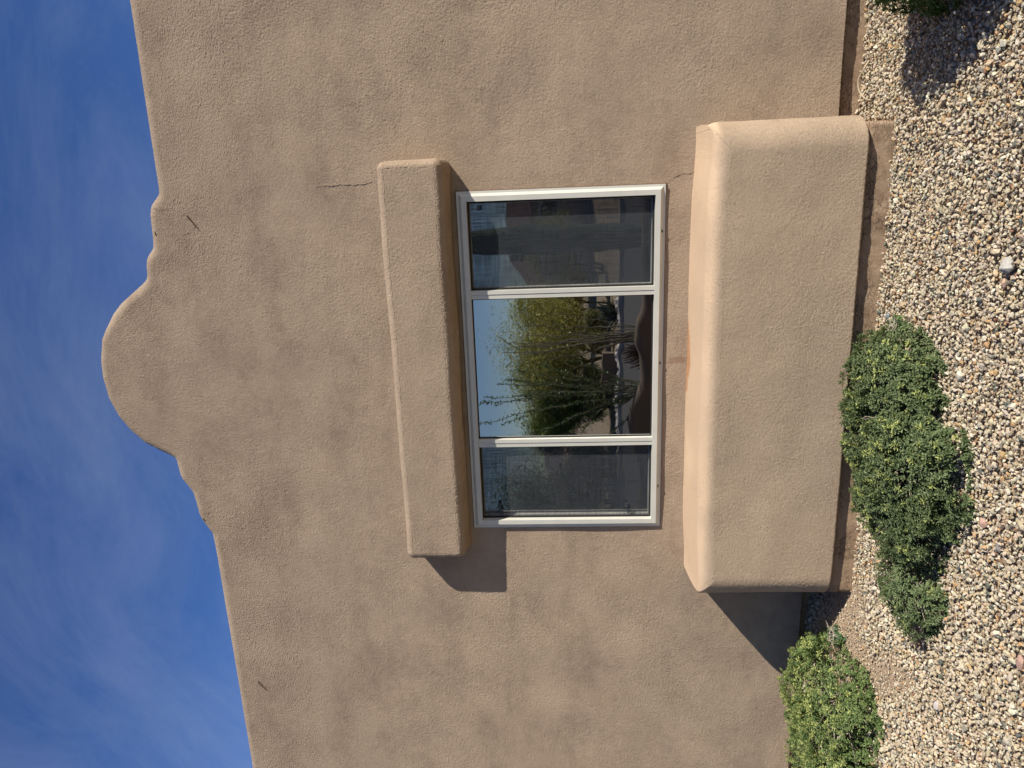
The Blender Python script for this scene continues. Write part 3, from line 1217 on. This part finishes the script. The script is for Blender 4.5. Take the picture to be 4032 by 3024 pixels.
# dry twigs on the gravel
def twig_on_ground(p0, p1, label, r=0.003):
    a, b = ground_xy(*p0, 0.03), ground_xy(*p1, 0.03)
    mid = ((a[0] + b[0]) / 2 + 0.006, (a[1] + b[1]) / 2, gh(*a) + 0.042)
    o = MB().tube([(a[0], a[1], gh(*a) + 0.034), mid, (b[0], b[1], gh(*b) + 0.034)], [r, r * 0.8, r * 0.5], 5).build('twig', M['wire'])
    tag(o, label, 'twig', 'dry twigs on the gravel')


twig_on_ground((3495, 1130), (3485, 1215), 'dark dry twig lying along the footing right of the middle bush')
twig_on_ground((3990, 2180), (4000, 2140), 'short dark twig on the gravel at the front between the bushes')

# irrigation tubing looping out of the gravel by the wall on the right
tp = []
for (px, py, z) in ((3430, 240, 0.02), (3412, 270, 0.045), (3392, 305, 0.06), (3388, 335, 0.062), (3396, 365, 0.055), (3420, 392, 0.035), (3440, 402, 0.0)):
    a = ground_xy(px, py, z)
    tp.append((a[0], min(a[1], 0.03), z + 0.012))


def catmull(P, n=6):
    P = [Vector(p) for p in P]
    out = []
    for i in range(len(P) - 1):
        p0, p1, p2, p3 = P[max(0, i - 1)], P[i], P[i + 1], P[min(len(P) - 1, i + 2)]
        for k in range(n):
            t = k / n
            out.append(0.5 * ((2 * p1) + (p2 - p0) * t + (2 * p0 - 5 * p1 + 4 * p2 - p3) * t * t + (3 * p1 - p0 - 3 * p2 + p3) * t ** 3))
    out.append(P[-1])
    return out


o = MB().tube(catmull(tp), 0.0042, 8).build('irrigation_tube', M['tubing'], smooth=True)
tag(o, 'thin tan drip irrigation tube looping out of the gravel at the wall base', 'tube')

# ------------------------------------------------------------------ bushes
def leaf_cloud(roots, axes, L, W, spread, per, cols, lift=0.25):
    """rosettes of folded leaves; returns vertices, triangles, colours"""
    n = len(roots)
    Vs, Fs, Cs = [], [], []
    ax = axes / np.linalg.norm(axes, axis=1)[:, None]
    t = np.cross(ax, np.array([0.3, 0.2, 0.93]))
    t /= np.linalg.norm(t, axis=1)[:, None] + 1e-9
    b = np.cross(ax, t)
    off = 0
    ph0 = rng.uniform(0, 6.28, n)
    for k in range(per):
        ph = ph0 + k * 2.4 + rng.normal(0, 0.25, n)
        el = spread * (0.35 + 0.75 * (k / max(1, per - 1))) + rng.normal(0, 0.15, n)
        d = (t * np.cos(ph)[:, None] + b * np.sin(ph)[:, None]) * np.sin(el)[:, None] + ax * np.cos(el)[:, None]
        d /= np.linalg.norm(d, axis=1)[:, None]
        side = np.cross(d, ax)
        side /= np.linalg.norm(side, axis=1)[:, None] + 1e-9
        nor = np.cross(side, d)
        ll = L * rng.uniform(0.6, 1.15, n) * (0.6 + 0.45 * k / per)
        ww = W * rng.uniform(0.8, 1.15, n) * (0.7 + 0.35 * k / per)
        base = roots + ax * ((0.5 - k / per) * L * 0.7)[None].T if False else roots + ax * ((0.5 - k / per) * L * 0.7)
        m1 = base + d * (ll * 0.35)[:, None]
        m2 = base + d * (ll * 0.72)[:, None] + nor * (ll * -0.04)[:, None]
        tip = base + d * ll[:, None] + nor * (ll * -0.14)[:, None]
        up = nor * (ww * lift)[:, None]
        V = np.stack([base, m1, m1 + side * (ww * .42)[:, None] + up, m1 - side * (ww * .42)[:, None] + up,
                      m2, m2 + side * (ww * .46)[:, None] + up, m2 - side * (ww * .46)[:, None] + up, tip], 1)
        F = np.array([(0, 2, 1), (0, 1, 3), (1, 2, 5), (1, 5, 4), (1, 4, 6), (1, 6, 3), (4, 5, 7), (4, 7, 6)])
        Vs.append(V.reshape(-1, 3))
        Fs.append((F[None] + (np.arange(n) * 8)[:, None, None] + off).reshape(-1, 3))
        c = cols * rng.uniform(0.8, 1.2, (n, 1))
        Cs.append(np.repeat(c, 8, 0))
        off += n * 8
    return np.concatenate(Vs), np.concatenate(Fs), np.concatenate(Cs)


def bush(name, label, blobs, n, L, W, colA, colB, yellow, seed, group='low leafy bushes along the house'):
    """blobs: (cx, cy, rx, ry, h) domes standing on the ground"""
    global rng
    rng = np.random.default_rng(seed)
    cx0, cy0 = blobs[0][0], blobs[0][1]
    root = empty(name, (cx0, cy0, gh(cx0, cy0)))
    tag(root, label, 'bush', group)
    P, A = [], []
    area = np.array([b[2] * b[3] + (b[2] + b[3]) * b[4] for b in blobs])
    area = area / area.sum()
    for b, w in zip(blobs, area):
        cx, cy, ax_, ay_, h = b
        m = int(n * w * 1.6)
        th = rng.uniform(0, 2 * math.pi, m)
        cz = rng.uniform(-0.12, 1.0, m)
        sr = np.sqrt(1 - np.clip(cz, 0, 1) ** 2)
        # flattened, superelliptic dome as left by clipping
        e = 0.75
        ux, uy, uz = np.sign(np.cos(th)) * np.abs(np.cos(th)) ** e * sr, np.sign(np.sin(th)) * np.abs(np.sin(th)) ** e * sr, np.clip(cz, 0.02, 1) ** 0.62
        dep = 1 - np.abs(rng.normal(0, 0.10, m)) - (rng.uniform(size=m) < 0.30) * rng.uniform(0, .4, m)
        lump = np.array([noise.noise(Vector((cx * 3 + a * 2.2, cy * 3 + c * 2.2, q * 2.2 + seed))) for a, c, q in zip(ux, uy, uz)])
        dep = dep * (1 + 0.20 * lump)
        p = np.stack([cx + ux * ax_ * dep, cy + uy * ay_ * dep, np.maximum(0.012, uz * h * dep)], 1)
        gap = np.array([noise.noise(Vector((q[0] * 11, q[1] * 11, q[2] * 11 + seed))) for q in p])
        ok = (gap > -0.22) & ~((p[:, 1] > -0.435) & (p[:, 0] > -1.33) & (p[:, 0] < 1.36)) & (p[:, 1] < 0.03)
        p, ux_, uy_, uz_ = p[ok], ux[ok], uy[ok], uz[ok]
        p[:, 2] += np.array([gh(a, c) for a, c in p[:, :2]])
        a = np.stack([ux_ / ax_ * 0.5, uy_ / ay_ * 0.5, uz_ / h * 0.5 + 0.9], 1) + rng.normal(0, 0.55, (len(p), 3))
        P.append(p)
        A.append(a)
    P, A = np.concatenate(P), np.concatenate(A)
    mixv = rng.uniform(size=(len(P), 1))
    cols = np.array(colA) * (1 - mixv) + np.array(colB) * mixv
    hmax = max(b[4] for b in blobs)
    yl = (rng.uniform(size=len(P)) < yellow * np.clip((P[:, 2] / hmax) ** 2 * 1.6, 0, 1))
    cols[yl] = np.array([0.34, 0.38, 0.13])
    V, F, Cc = leaf_cloud(P, A, L, W, 1.25, 9, cols)
    tri_mesh('foliage', V, F, M['leaf'], root, smooth=False, col=Cc)
    rnd = random.Random(seed)
    m_ = MB()
    for b in blobs:
        cx, cy, ax_, ay_, h = b
        for i in range(int(26 + 60 * ax_)):
            t = rnd.uniform(0, 2 * math.pi)
            rr = rnd.uniform(0.55, 0.97)
            ez = rnd.uniform(0.15, 0.8) * h
            s = Vector((cx + rnd.uniform(-.3, .3) * ax_, cy + rnd.uniform(-.3, .3) * ay_, gh(cx, cy)))
            q = math.sqrt(max(0.05, 1 - (ez / h) ** 2))
            e = Vector((cx + math.cos(t) * ax_ * rr * q, cy + math.sin(t) * ay_ * rr * q, gh(cx, cy) + ez))
            if e.y > -0.5 and e.x > -1.3:
                e.y = -0.5
            mid = (s + e) / 2 + Vector((rnd.uniform(-.03, .03), rnd.uniform(-.03, .03), rnd.uniform(0, .06)))
            m_.tube([s, mid, e], [0.0035, 0.0024, 0.0012], 4)
            for _ in range(2):
                m_.tube([mid, mid + (e - mid) * 0.6 + Vector((rnd.uniform(-.05, .05), rnd.uniform(-.05, .05), rnd.uniform(-.02, .05)))], [0.0018, 0.0009], 3)
    m_.build('stems', M['twig'], root)
    return root


bush('bush', 'largest leafy green bush, clipped, in front of the window ledge',
     [(0.03, -0.84, 0.33, 0.37, 0.25), (-0.20, -0.99, 0.33, 0.50, 0.265), (-0.47, -0.98, 0.22, 0.42, 0.21)],
     5200, 0.0265, 0.0095, (0.095, 0.135, 0.055), (0.165, 0.205, 0.095), 0.16, 21)
bush('bush', 'small straggly green bush touching the left end of the largest bush',
     [(-0.83, -1.16, 0.17, 0.25, 0.155)],
     520, 0.027, 0.0090, (0.10, 0.145, 0.06), (0.175, 0.215, 0.10), 0.05, 22)
bush('bush', 'yellow-green clipped bush against the wall left of the window ledge',
     [(-2.00, -0.58, 0.41, 0.44, 0.315), (-2.42, -0.70, 0.45, 0.50, 0.30), (-2.90, -0.78, 0.40, 0.42, 0.22)],
     6500, 0.024, 0.008, (0.10, 0.155, 0.05), (0.18, 0.245, 0.085), 0.45, 23)
bush('bush', 'bush at the right edge of the photo casting a dark shadow on the gravel',
     [(2.05, -0.98, 0.33, 0.42, 0.41)],
     3000, 0.027, 0.010, (0.07, 0.12, 0.03), (0.12, 0.18, 0.05), 0.1, 24)
bush('sprout', 'tiny green sprout growing from sandy ground beside the yellow-green bush',
     [(-1.60, -0.40, 0.045, 0.06, 0.06)], 40, 0.022, 0.008, (0.07, 0.15, 0.06), (0.12, 0.2, 0.09), 0.0, 25, group=None)
bush('sprout', 'tiny green sprout on the gravel at the right of the largest bush',
     [(0.36, -0.72, 0.035, 0.05, 0.05)], 30, 0.022, 0.008, (0.10, 0.18, 0.05), (0.16, 0.24, 0.08), 0.0, 26, group=None)
rng = np.random.default_rng(77)

# ------------------------------------------------------------------ across the garden: what the window reflects
M['far_stucco'] = simple('far_stucco', (0.40, 0.31, 0.22), 0.95, 0.1, 0.1, 3, 0.004, 60)
M['low_wall'] = simple('low_wall_stucco', (0.15, 0.12, 0.09), 0.95, 0.1, 0.1, 3, 0.004, 60)
M['asphalt'] = simple('asphalt', (0.085, 0.082, 0.075), 0.95, 0.2, 0.15, 30, 0.003, 200)
M['sidewalk'] = simple('sidewalk', (0.38, 0.35, 0.31), 0.9, 0.2, 0.1, 5)
M['far_gravel'] = simple('decomposed_granite', (0.30, 0.235, 0.16), 0.95, 0.1, 0.25, 8, 0.01, 90)
M['cactus'] = simple('saguaro_skin', (0.05, 0.075, 0.045), 0.8, 0.2, 0.3, 6)
M['tile'] = simple('roof_tile', (0.20, 0.115, 0.085), 0.8, 0.2, 0.25, 5)
M['far_glass'] = simple('far_glass', (0.03, 0.035, 0.04), 0.1, 0.5)
M['white_trim'] = simple('white_trim', (0.6, 0.58, 0.52), 0.7, 0.3)
M['ocotillo'] = simple('ocotillo_bark', (0.13, 0.12, 0.09), 0.9, 0.1, 0.3, 30)

road = mesh_obj('road', [(-300, -13.8, 0.02), (300, -13.8, 0.02), (300, -8.6, 0.02), (-300, -8.6, 0.02)], [(0, 1, 2, 3)], M['asphalt'])
tag(road, kind='structure')
far_yard = mesh_obj('yard', [(-300, -60, 0.016), (300, -60, 0.016), (300, -13.9, 0.016), (-300, -13.9, 0.016)], [(0, 1, 2, 3)], M['far_gravel'])
tag(far_yard, kind='structure')
kerb = MB().box((-300, -13.95, -0.05), (300, -13.8, 0.13)).build('kerb', M['sidewalk'])
tag(kerb, kind='structure')

# low undulating garden wall
wp = [(3.5, 0.5), (1.5, 0.55), (0.4, 0.56), (-0.41, 0.54), (-0.54, 0.54), (-0.68, 0.57), (-0.84, 0.63), (-1.0, 0.64), (-1.11, 0.62), (-1.25, 0.58), (-1.43, 0.56),
      (-1.62, 0.55), (-1.77, 0.58), (-1.9, 0.63), (-2.03, 0.67), (-2.22, 0.69), (-2.6, 0.62), (-3.2, 0.52), (-4.5, 0.6), (-7, 0.5)]
wxs = np.array([p[0] for p in wp][::-1])
wzs = np.array([p[1] for p in wp][::-1])
V, F = [], []
xs = np.arange(-7, 3.5, 0.06)
for x in xs:
    z = float(np.interp(x, wxs, wzs))
    yc = -5.55 - 0.17 * (x + 0.4)*-0.5
    sec = [(-0.13, 0.0), (-0.12, z - 0.1), (-0.085, z - 0.03), (0, z), (0.085, z - 0.03), (0.12, z - 0.1), (0.13, 0.0)]
    V += [(x, yc + a, b) for a, b in sec]
for i in range(len(xs) - 1):
    for j in range(6):
        F.append((i * 7 + j, i * 7 + j + 1, (i + 1) * 7 + j + 1, (i + 1) * 7 + j))
lw = mesh_obj('garden_wall', V, F, M['low_wall'], smooth=True)
tag(lw, 'low tan garden wall with a wavy top, mirrored at the bottom of the window', 'garden wall')


def tree(name, label, x, y, h, w, seed, n, cols, bark, zbase=0.25, fineL=0.10, droop=1.3, group='trees mirrored in the window'):
    rnd = random.Random(seed)
    r = np.random.default_rng(seed)
    root = empty(name, (x, y, 0))
    tag(root, label, 'tree', group)
    m_ = MB()
    tips = []

    def grow(p, d, length, rad, depth):
        pts = [p]
        q = p.copy()
        for i in range(4):
            d = (d + Vector((rnd.uniform(-.25, .25), rnd.uniform(-.25, .25), rnd.uniform(-.1, .18)))).normalized()
            q = q + d * length / 4
            pts.append(q.copy())
        m_.tube(pts, [rad * (1 - 0.12 * i) for i in range(5)], 6 if depth < 2 else 4)
        if depth >= 3:
            tips.append(q)
            tips.append(pts[2])
            return
        for k in range(3 if depth else 4):
            a = rnd.uniform(0, 6.28)
            nd = (d * 0.7 + Vector((math.cos(a) * w, math.sin(a) * w, rnd.uniform(0.1, 0.6))).normalized() * 0.8).normalized()
            grow(pts[rnd.choice((2, 3, 4))], nd, length * rnd.uniform(0.6, 0.8), rad * 0.55, depth + 1)
    for k in range(3):
        a = k * 2.1 + rnd.uniform(-.4, .4)
        grow(Vector((x + 0.08 * math.cos(a), y + 0.08 * math.sin(a), 0)), Vector((0.45 * math.cos(a) * w, 0.45 * math.sin(a) * w, 1)).normalized(), h * 0.36, 0.07 * h / 4, 0)
    m_.build('trunk', bark, root, True)
    T = np.array([t[:] for t in tips])
    # spray of fine leaflets round each twig end
    k = r.integers(0, len(T), n)
    P = T[k] + r.normal(0, 1, (n, 3)) * np.array([0.30, 0.30, 0.26]) * h / 4
    P[:, 2] -= droop * r.uniform(0, 0.5, n) ** 1.5
    P = P[(P[:, 2] > zbase)]
    n = len(P)
    d = r.normal(0, 1, (n, 3))
    d[:, 2] = d[:, 2] * 0.6 + 0.1
    d /= np.linalg.norm(d, axis=1)[:, None]
    s = np.cross(d, r.normal(0, 1, (n, 3)))
    s /= np.linalg.norm(s, axis=1)[:, None]
    L = fineL * r.uniform(0.5, 1.3, n)[:, None]
    Wd = L * 0.16
    V = np.stack([P - s * Wd, P + s * Wd, P + d * L], 1).reshape(-1, 3)
    F = np.arange(n * 3).reshape(n, 3)
    c = np.array(cols)[r.integers(0, len(cols), n)] * r.uniform(0.75, 1.25, (n, 1))
    tri_mesh('crown', V, F, M['leaf'], root, col=np.repeat(c, 3, 0))


PV = [(0.42, 0.41, 0.13), (0.32, 0.33, 0.11), (0.54, 0.48, 0.16), (0.22, 0.23, 0.09)]
tree('palo_verde_tree', 'yellow-green feathery tree mirrored in the middle pane beside the right mullion', -2.8, -19.2, 2.9, 1.0, 31, 60000, PV, M['bark'], fineL=0.075)
tree('palo_verde_tree', 'tallest yellow-green feathery tree mirrored in the centre of the middle pane', -4.2, -18.2, 4.4, 0.95, 32, 90000, PV, M['bark'], fineL=0.075)
tree('palo_verde_tree', 'green feathery tree mirrored behind the leafy ocotillo in the middle pane', -5.9, -18.6, 3.3, 1.0, 33, 60000, [(0.17, 0.22, 0.05), (0.13, 0.18, 0.05), (0.24, 0.27, 0.06)], M['bark'])
tree('palo_verde_tree', 'low yellow-green tree mirrored between the saguaro and the right mullion', -1.75, -20.5, 3.0, 0.9, 34, 34000, PV, M['bark'])
tree('mesquite_tree', 'dark green open tree mirrored in the left pane', -8.9, -17.0, 4.9, 1.0, 35, 22000, [(0.07, 0.12, 0.03), (0.10, 0.15, 0.04)], M['dark_bark'], fineL=0.09)
tree('mesquite_tree', 'dark brownish shrubby tree filling the lower part of the left pane reflection', -9.0, -14.8, 2.5, 1.3, 36, 40000, [(0.07, 0.07, 0.04), (0.10, 0.10, 0.06), (0.12, 0.13, 0.07)], M['dark_bark'], zbase=0.05)
tree('mesquite_tree', 'grey-green shrubby tree mirrored at the lower right of the left pane', -6.9, -14.6, 2.3, 1.1, 37, 30000, [(0.08, 0.09, 0.05), (0.11, 0.12, 0.06)], M['dark_bark'], zbase=0.05)

tree('green_shrub', 'low dark green shrub mirrored under the tall trees in the middle pane', -4.9, -16.6, 1.5, 1.5, 38, 26000, [(0.13, 0.15, 0.06), (0.20, 0.21, 0.08), (0.08, 0.10, 0.05)], M['dark_bark'], zbase=0.03, fineL=0.07, droop=0.5)
tree('green_shrub', 'small olive shrub mirrored beside the right mullion under the tree', -3.3, -17.0, 1.1, 1.4, 39, 14000, [(0.16, 0.16, 0.07), (0.22, 0.22, 0.09)], M['dark_bark'], zbase=0.03, fineL=0.07, droop=0.4)

# saguaro
sag = empty('saguaro', (0.16, -8.5, 0))
tag(sag, 'thick dark saguaro cactus with stub arms mirrored in the right pane', 'cactus')


def ribbed(pts, rads, ribs=18, per=3):
    V, F = [], []
    k = ribs * per
    for p, r0 in zip(pts, rads):
        for i in range(k):
            t = 2 * math.pi * i / k
            rr = r0 * (1 - 0.10 * (0.5 + 0.5 * math.cos(t * ribs)))
            V.append((p[0] + rr * math.cos(t), p[1] + rr * math.sin(t), p[2]))
    for j in range(len(pts) - 1):
        for i in range(k):
            F.append((j * k + i, j * k + (i + 1) % k, (j + 1) * k + (i + 1) % k, (j + 1) * k + i))
    F.append(tuple((len(pts) - 1) * k + i for i in range(k)))
    return V, F


zz = [0, 0.5, 1.2, 2.0, 3.0, 4.0, 4.6, 4.85, 4.97, 5.0]
rr = [0.20, 0.23, 0.25, 0.25, 0.235, 0.21, 0.18, 0.14, 0.08, 0.02]
V, F = ribbed([(0.16 + 0.02 * math.sin(z), -8.5, z) for z in zz], rr)
mesh_obj('trunk', V, F, M['cactus'], sag, smooth=True)
for (sx, z0, top) in ((-1, 2.25, 2.42),):
    m_ = MB()
    pts = [(0.16 + sx * 0.15, -8.5, z0), (0.16 + sx * 0.22, -8.48, z0 + 0.02), (0.16 + sx * 0.28, -8.47, z0 + 0.06), (0.16 + sx * 0.29, -8.47, (z0 + top) / 2), (0.16 + sx * 0.29, -8.47, top), (0.16 + sx * 0.28, -8.47, top + 0.04)]
    m_.tube(catmull(pts, 4), [0.075] * 17 + [0.072, 0.065, 0.05, 0.02], 14)
    m_.build('arm', M['cactus'], sag, True)


def ocotillo(label, x, y, stems, leafy, seed):
    rnd = random.Random(seed)
    r = np.random.default_rng(seed)
    root = empty('ocotillo', (x, y, 0))
    tag(root, label, 'ocotillo', 'ocotillos behind the low garden wall')
    m_ = MB()
    LP, LD = [], []
    for (ex, ez) in stems:
        a = rnd.uniform(-.35, .35)
        s = Vector((x + rnd.uniform(-.08, .08), y + rnd.uniform(-.08, .08), 0.05))
        e = Vector((ex, y + a, ez))
        mid1 = s.lerp(e, 0.35) + Vector((-(ex - x) * 0.12 + rnd.uniform(-.04, .04), 0, 0.08))
        mid2 = s.lerp(e, 0.7) + Vector((-(ex - x) * 0.06 + rnd.uniform(-.05, .05), 0, 0.05))
        P = catmull([s, mid1, mid2, e], 8)
        m_.tube(P, [0.0095 * (1 - 0.6 * i / len(P)) for i in range(len(P))], 5)
        if leafy:
            for i in range(int(len(P) * 0.25), len(P) - 1):
                for _ in range(7):
                    LP.append(P[i].lerp(P[i + 1], rnd.random())[:])
                    LD.append((rnd.gauss(0, 1), rnd.gauss(0, 1), rnd.gauss(0, .6) + .3))
    m_.build('stems', M['ocotillo'], root)
    if leafy:
        P = np.array(LP)
        d = np.array(LD)
        d /= np.linalg.norm(d, axis=1)[:, None]
        n = len(P)
        s = np.cross(d, r.normal(0, 1, (n, 3)))
        s /= np.linalg.norm(s, axis=1)[:, None]
        L = 0.045
        V = np.stack([P, P + d * L * .5 + s * L * .22, P + d * L, P + d * L * .5 - s * L * .22], 1).reshape(-1, 3)
        F = np.concatenate([np.array([(0, 1, 2), (0, 2, 3)]) + 4 * i for i in range(n)])
        tri_mesh('foliage', V, F, M['leaf'], root, col=np.tile(np.array([[0.09, 0.16, 0.06]]), (n * 4, 1)) * r.uniform(.7, 1.3, (n * 4, 1)))


st = []
rnd = random.Random(8)
for i in range(17):
    st.append((-1.08 + rnd.uniform(-.32, .34), rnd.uniform(1.7, 2.5)))
ocotillo('bare ocotillo with a tight bundle of upright dark stems mirrored in the middle pane', -1.06, -6.07, st, False, 41)
st = [(-2.30, 2.9), (-2.05, 2.85), (-2.15, 2.7), (-1.78, 2.6), (-1.6, 2.45), (-1.55, 2.3), (-1.70, 2.5), (-1.9, 2.4), (-2.0, 2.2), (-2.45, 1.35), (-2.6, 1.7), (-2.7, 1.2),
      (-1.35, 1.9), (-2.25, 2.5), (-1.45, 1.5), (-2.4, 2.0), (-1.85, 2.75), (-2.5, 2.3)]
ocotillo('leafy ocotillo with fanned green stems mirrored beside the left mullion', -1.82, -5.92, st, True, 42)

# rocks edging the road
rock_mesh = None
rnd = random.Random(12)
for i in range(30):
    bm = bmesh.new()
    for _ in range(16):
        v = Vector((rnd.gauss(0, 1), rnd.gauss(0, 1), rnd.gauss(0, 1))).normalized()
        bm.verts.new((v.x * .16, v.y * .12, v.z * .10))
    bmesh.ops.convex_hull(bm, input=bm.verts)
    bmesh.ops.delete(bm, geom=[v for v in bm.verts if not v.link_faces], context='VERTS')
    me = bpy.data.meshes.new('rock')
    bm.to_mesh(me)
    bm.free()
    a = me.attributes.new('tint', 'FLOAT_COLOR', 'POINT')
    c = rnd.uniform(0.28, 0.5)
    for d in a.data:
        d.color = (c, c * 0.93, c * 0.85, 1)
    me.materials.append(M['stone'])
    o = bpy.data.objects.new('rock', me)
    o.location = (-1.6 - i * 0.155 + rnd.uniform(-.05, .05), -14.15 + rnd.uniform(-.12, .12), 0.09)
    o.rotation_euler = (0, 0, rnd.uniform(0, 6))
    C.objects.link(o)
    tag(o, 'grey rock in the row edging the road, mirrored in the middle pane', 'rock', 'rocks edging the road in the reflection')

# low block wall beyond the road
o = MB().box((-4.4, -15.4, 0.0), (-3.35, -15.1, 0.46)).build('block_wall', M['low_wall'])
tag(o, 'short tan wall segment across the road, mirrored under the trees in the middle pane', 'wall')

# agave, dark and spiky
ag = empty('agave', (-2.3, -14.9, 0))
tag(ag, 'dark spiky agave mirrored low in the middle pane beside the right mullion', 'agave')
m_ = MB()
for i in range(70):
    a = rnd.uniform(0, 6.28)
    el = rnd.uniform(0.15, 1.4)
    l = rnd.uniform(0.45, 0.75)
    d = Vector((math.cos(a) * math.cos(el), math.sin(a) * math.cos(el), math.sin(el)))
    s = Vector((-2.3, -14.9, 0.05))
    m_.tube([s, s + d * l * .5 + Vector((0, 0, .04)), s + d * l], [0.03, 0.022, 0.003], 4)
m_.build('leaves', simple('agave_leaf', (0.06, 0.075, 0.06), 0.7, 0.2), ag)
bb = empty('barrel_shrub', (-3.2, -13.0, 0))
tag(bb, 'dark rounded spiky shrub at the roadside, mirrored under the first ocotillo', 'shrub')
bb.location = (-1.45, -6.6, 0)
m_ = MB()
for i in range(160):
    a = rnd.uniform(0, 6.28)
    el = rnd.uniform(0.1, 1.5)
    l = rnd.uniform(0.2, 0.33)
    d = Vector((math.cos(a) * math.cos(el), math.sin(a) * math.cos(el), math.sin(el)))
    s = Vector((-1.45, -6.6, 0.42))
    m_.tube([s - Vector((0, 0, .4)), s + d * l], [0.012, 0.003], 3)
m_.build('leaves', simple('dry_shrub', (0.07, 0.045, 0.04), 0.9, 0.1), bb)

# house across the road
fh = empty('house', (-0.5, -29, 0))
tag(fh, 'tan stucco house with red tile roof mirrored in the right pane', 'house')
MB().box((-0.75, -31.0, 0), (7.0, -28.0, 2.75)).box((-3.6, -33.0, 0), (-0.76, -28.9, 2.6)).build('wall', M['far_stucco'], fh)


def tile_roof(x0, x1, yf, yb, z0, z1, hipl):
    V = [(x0, yf, z0), (x1, yf, z0), (x1, yb, z0), (x0, yb, z0), (x0 + hipl, (yf + yb) / 2, z1), (x1, (yf + yb) / 2, z1)]
    F = [(1, 0, 4, 5), (3, 2, 5, 4), (0, 3, 4), (2, 1, 5), (0, 1, 2, 3)]
    return mesh_obj('roof', V, F, M['tile'], fh)


tile_roof(-1.1, 7.4, -27.5, -31.4, 2.72, 3.95, 0.3)
tile_roof(-4.1, -1.0, -28.5, -33.4, 2.55, 3.85, 1.9)
w1 = MB().box((-0.3, -28.0, 1.5), (0.9, -27.93, 2.35)).build('window_trim', M['white_trim'], fh)
MB().box((-0.05, -27.93, 1.65), (0.55, -27.90, 2.2)).build('window', M['far_glass'], fh)
MB().box((1.6, -28.0, 0.0), (3.8, -27.92, 2.1)).build('garage_door', M['white_trim'], fh)
for x in (-3.0, -1.6):
    MB().box((x, -28.9, 0.9), (x + .7, -28.86, 1.9)).build('window', M['far_glass'], fh)

# two more plain neighbours far off close the horizon
def hills():
    V, F = [], []
    xs = np.linspace(-400, 400, 120)
    for i, x in enumerate(xs):
        h = 6 + 9 * abs(noise.noise(Vector((x * 0.008, 3, 0)))) + 3 * noise.noise(Vector((x * 0.04, 5, 0)))
        V += [(x, -380, -1), (x, -400, max(1, h)), (x, -430, -1)]
    for i in range(len(xs) - 1):
        for j in range(2):
            F.append((i * 3 + j, i * 3 + j + 1, i * 3 + j + 4, i * 3 + j + 3))
    o = mesh_obj('hills', V, F, simple('far_hills', (0.16, 0.14, 0.13), 0.95), smooth=True)
    tag(o, kind='structure')


hills()
for i, (x, y, h, w, sd_) in enumerate(((-14, -24, 4.2, 1.2, 51), (-22, -30, 4.6, 1.3, 52), (6, -38, 4.5, 1.2, 53))):
    tree('mesquite_tree', ('bushy tree at the far left beyond the road', 'distant bushy tree farthest beyond the road', 'bushy tree behind the house across the road')[i], x, y, h, w, sd_, 9000,
         [(0.08, 0.12, 0.03), (0.12, 0.16, 0.05)], M['dark_bark'], zbase=0.1, fineL=0.16, group='trees beyond the road')
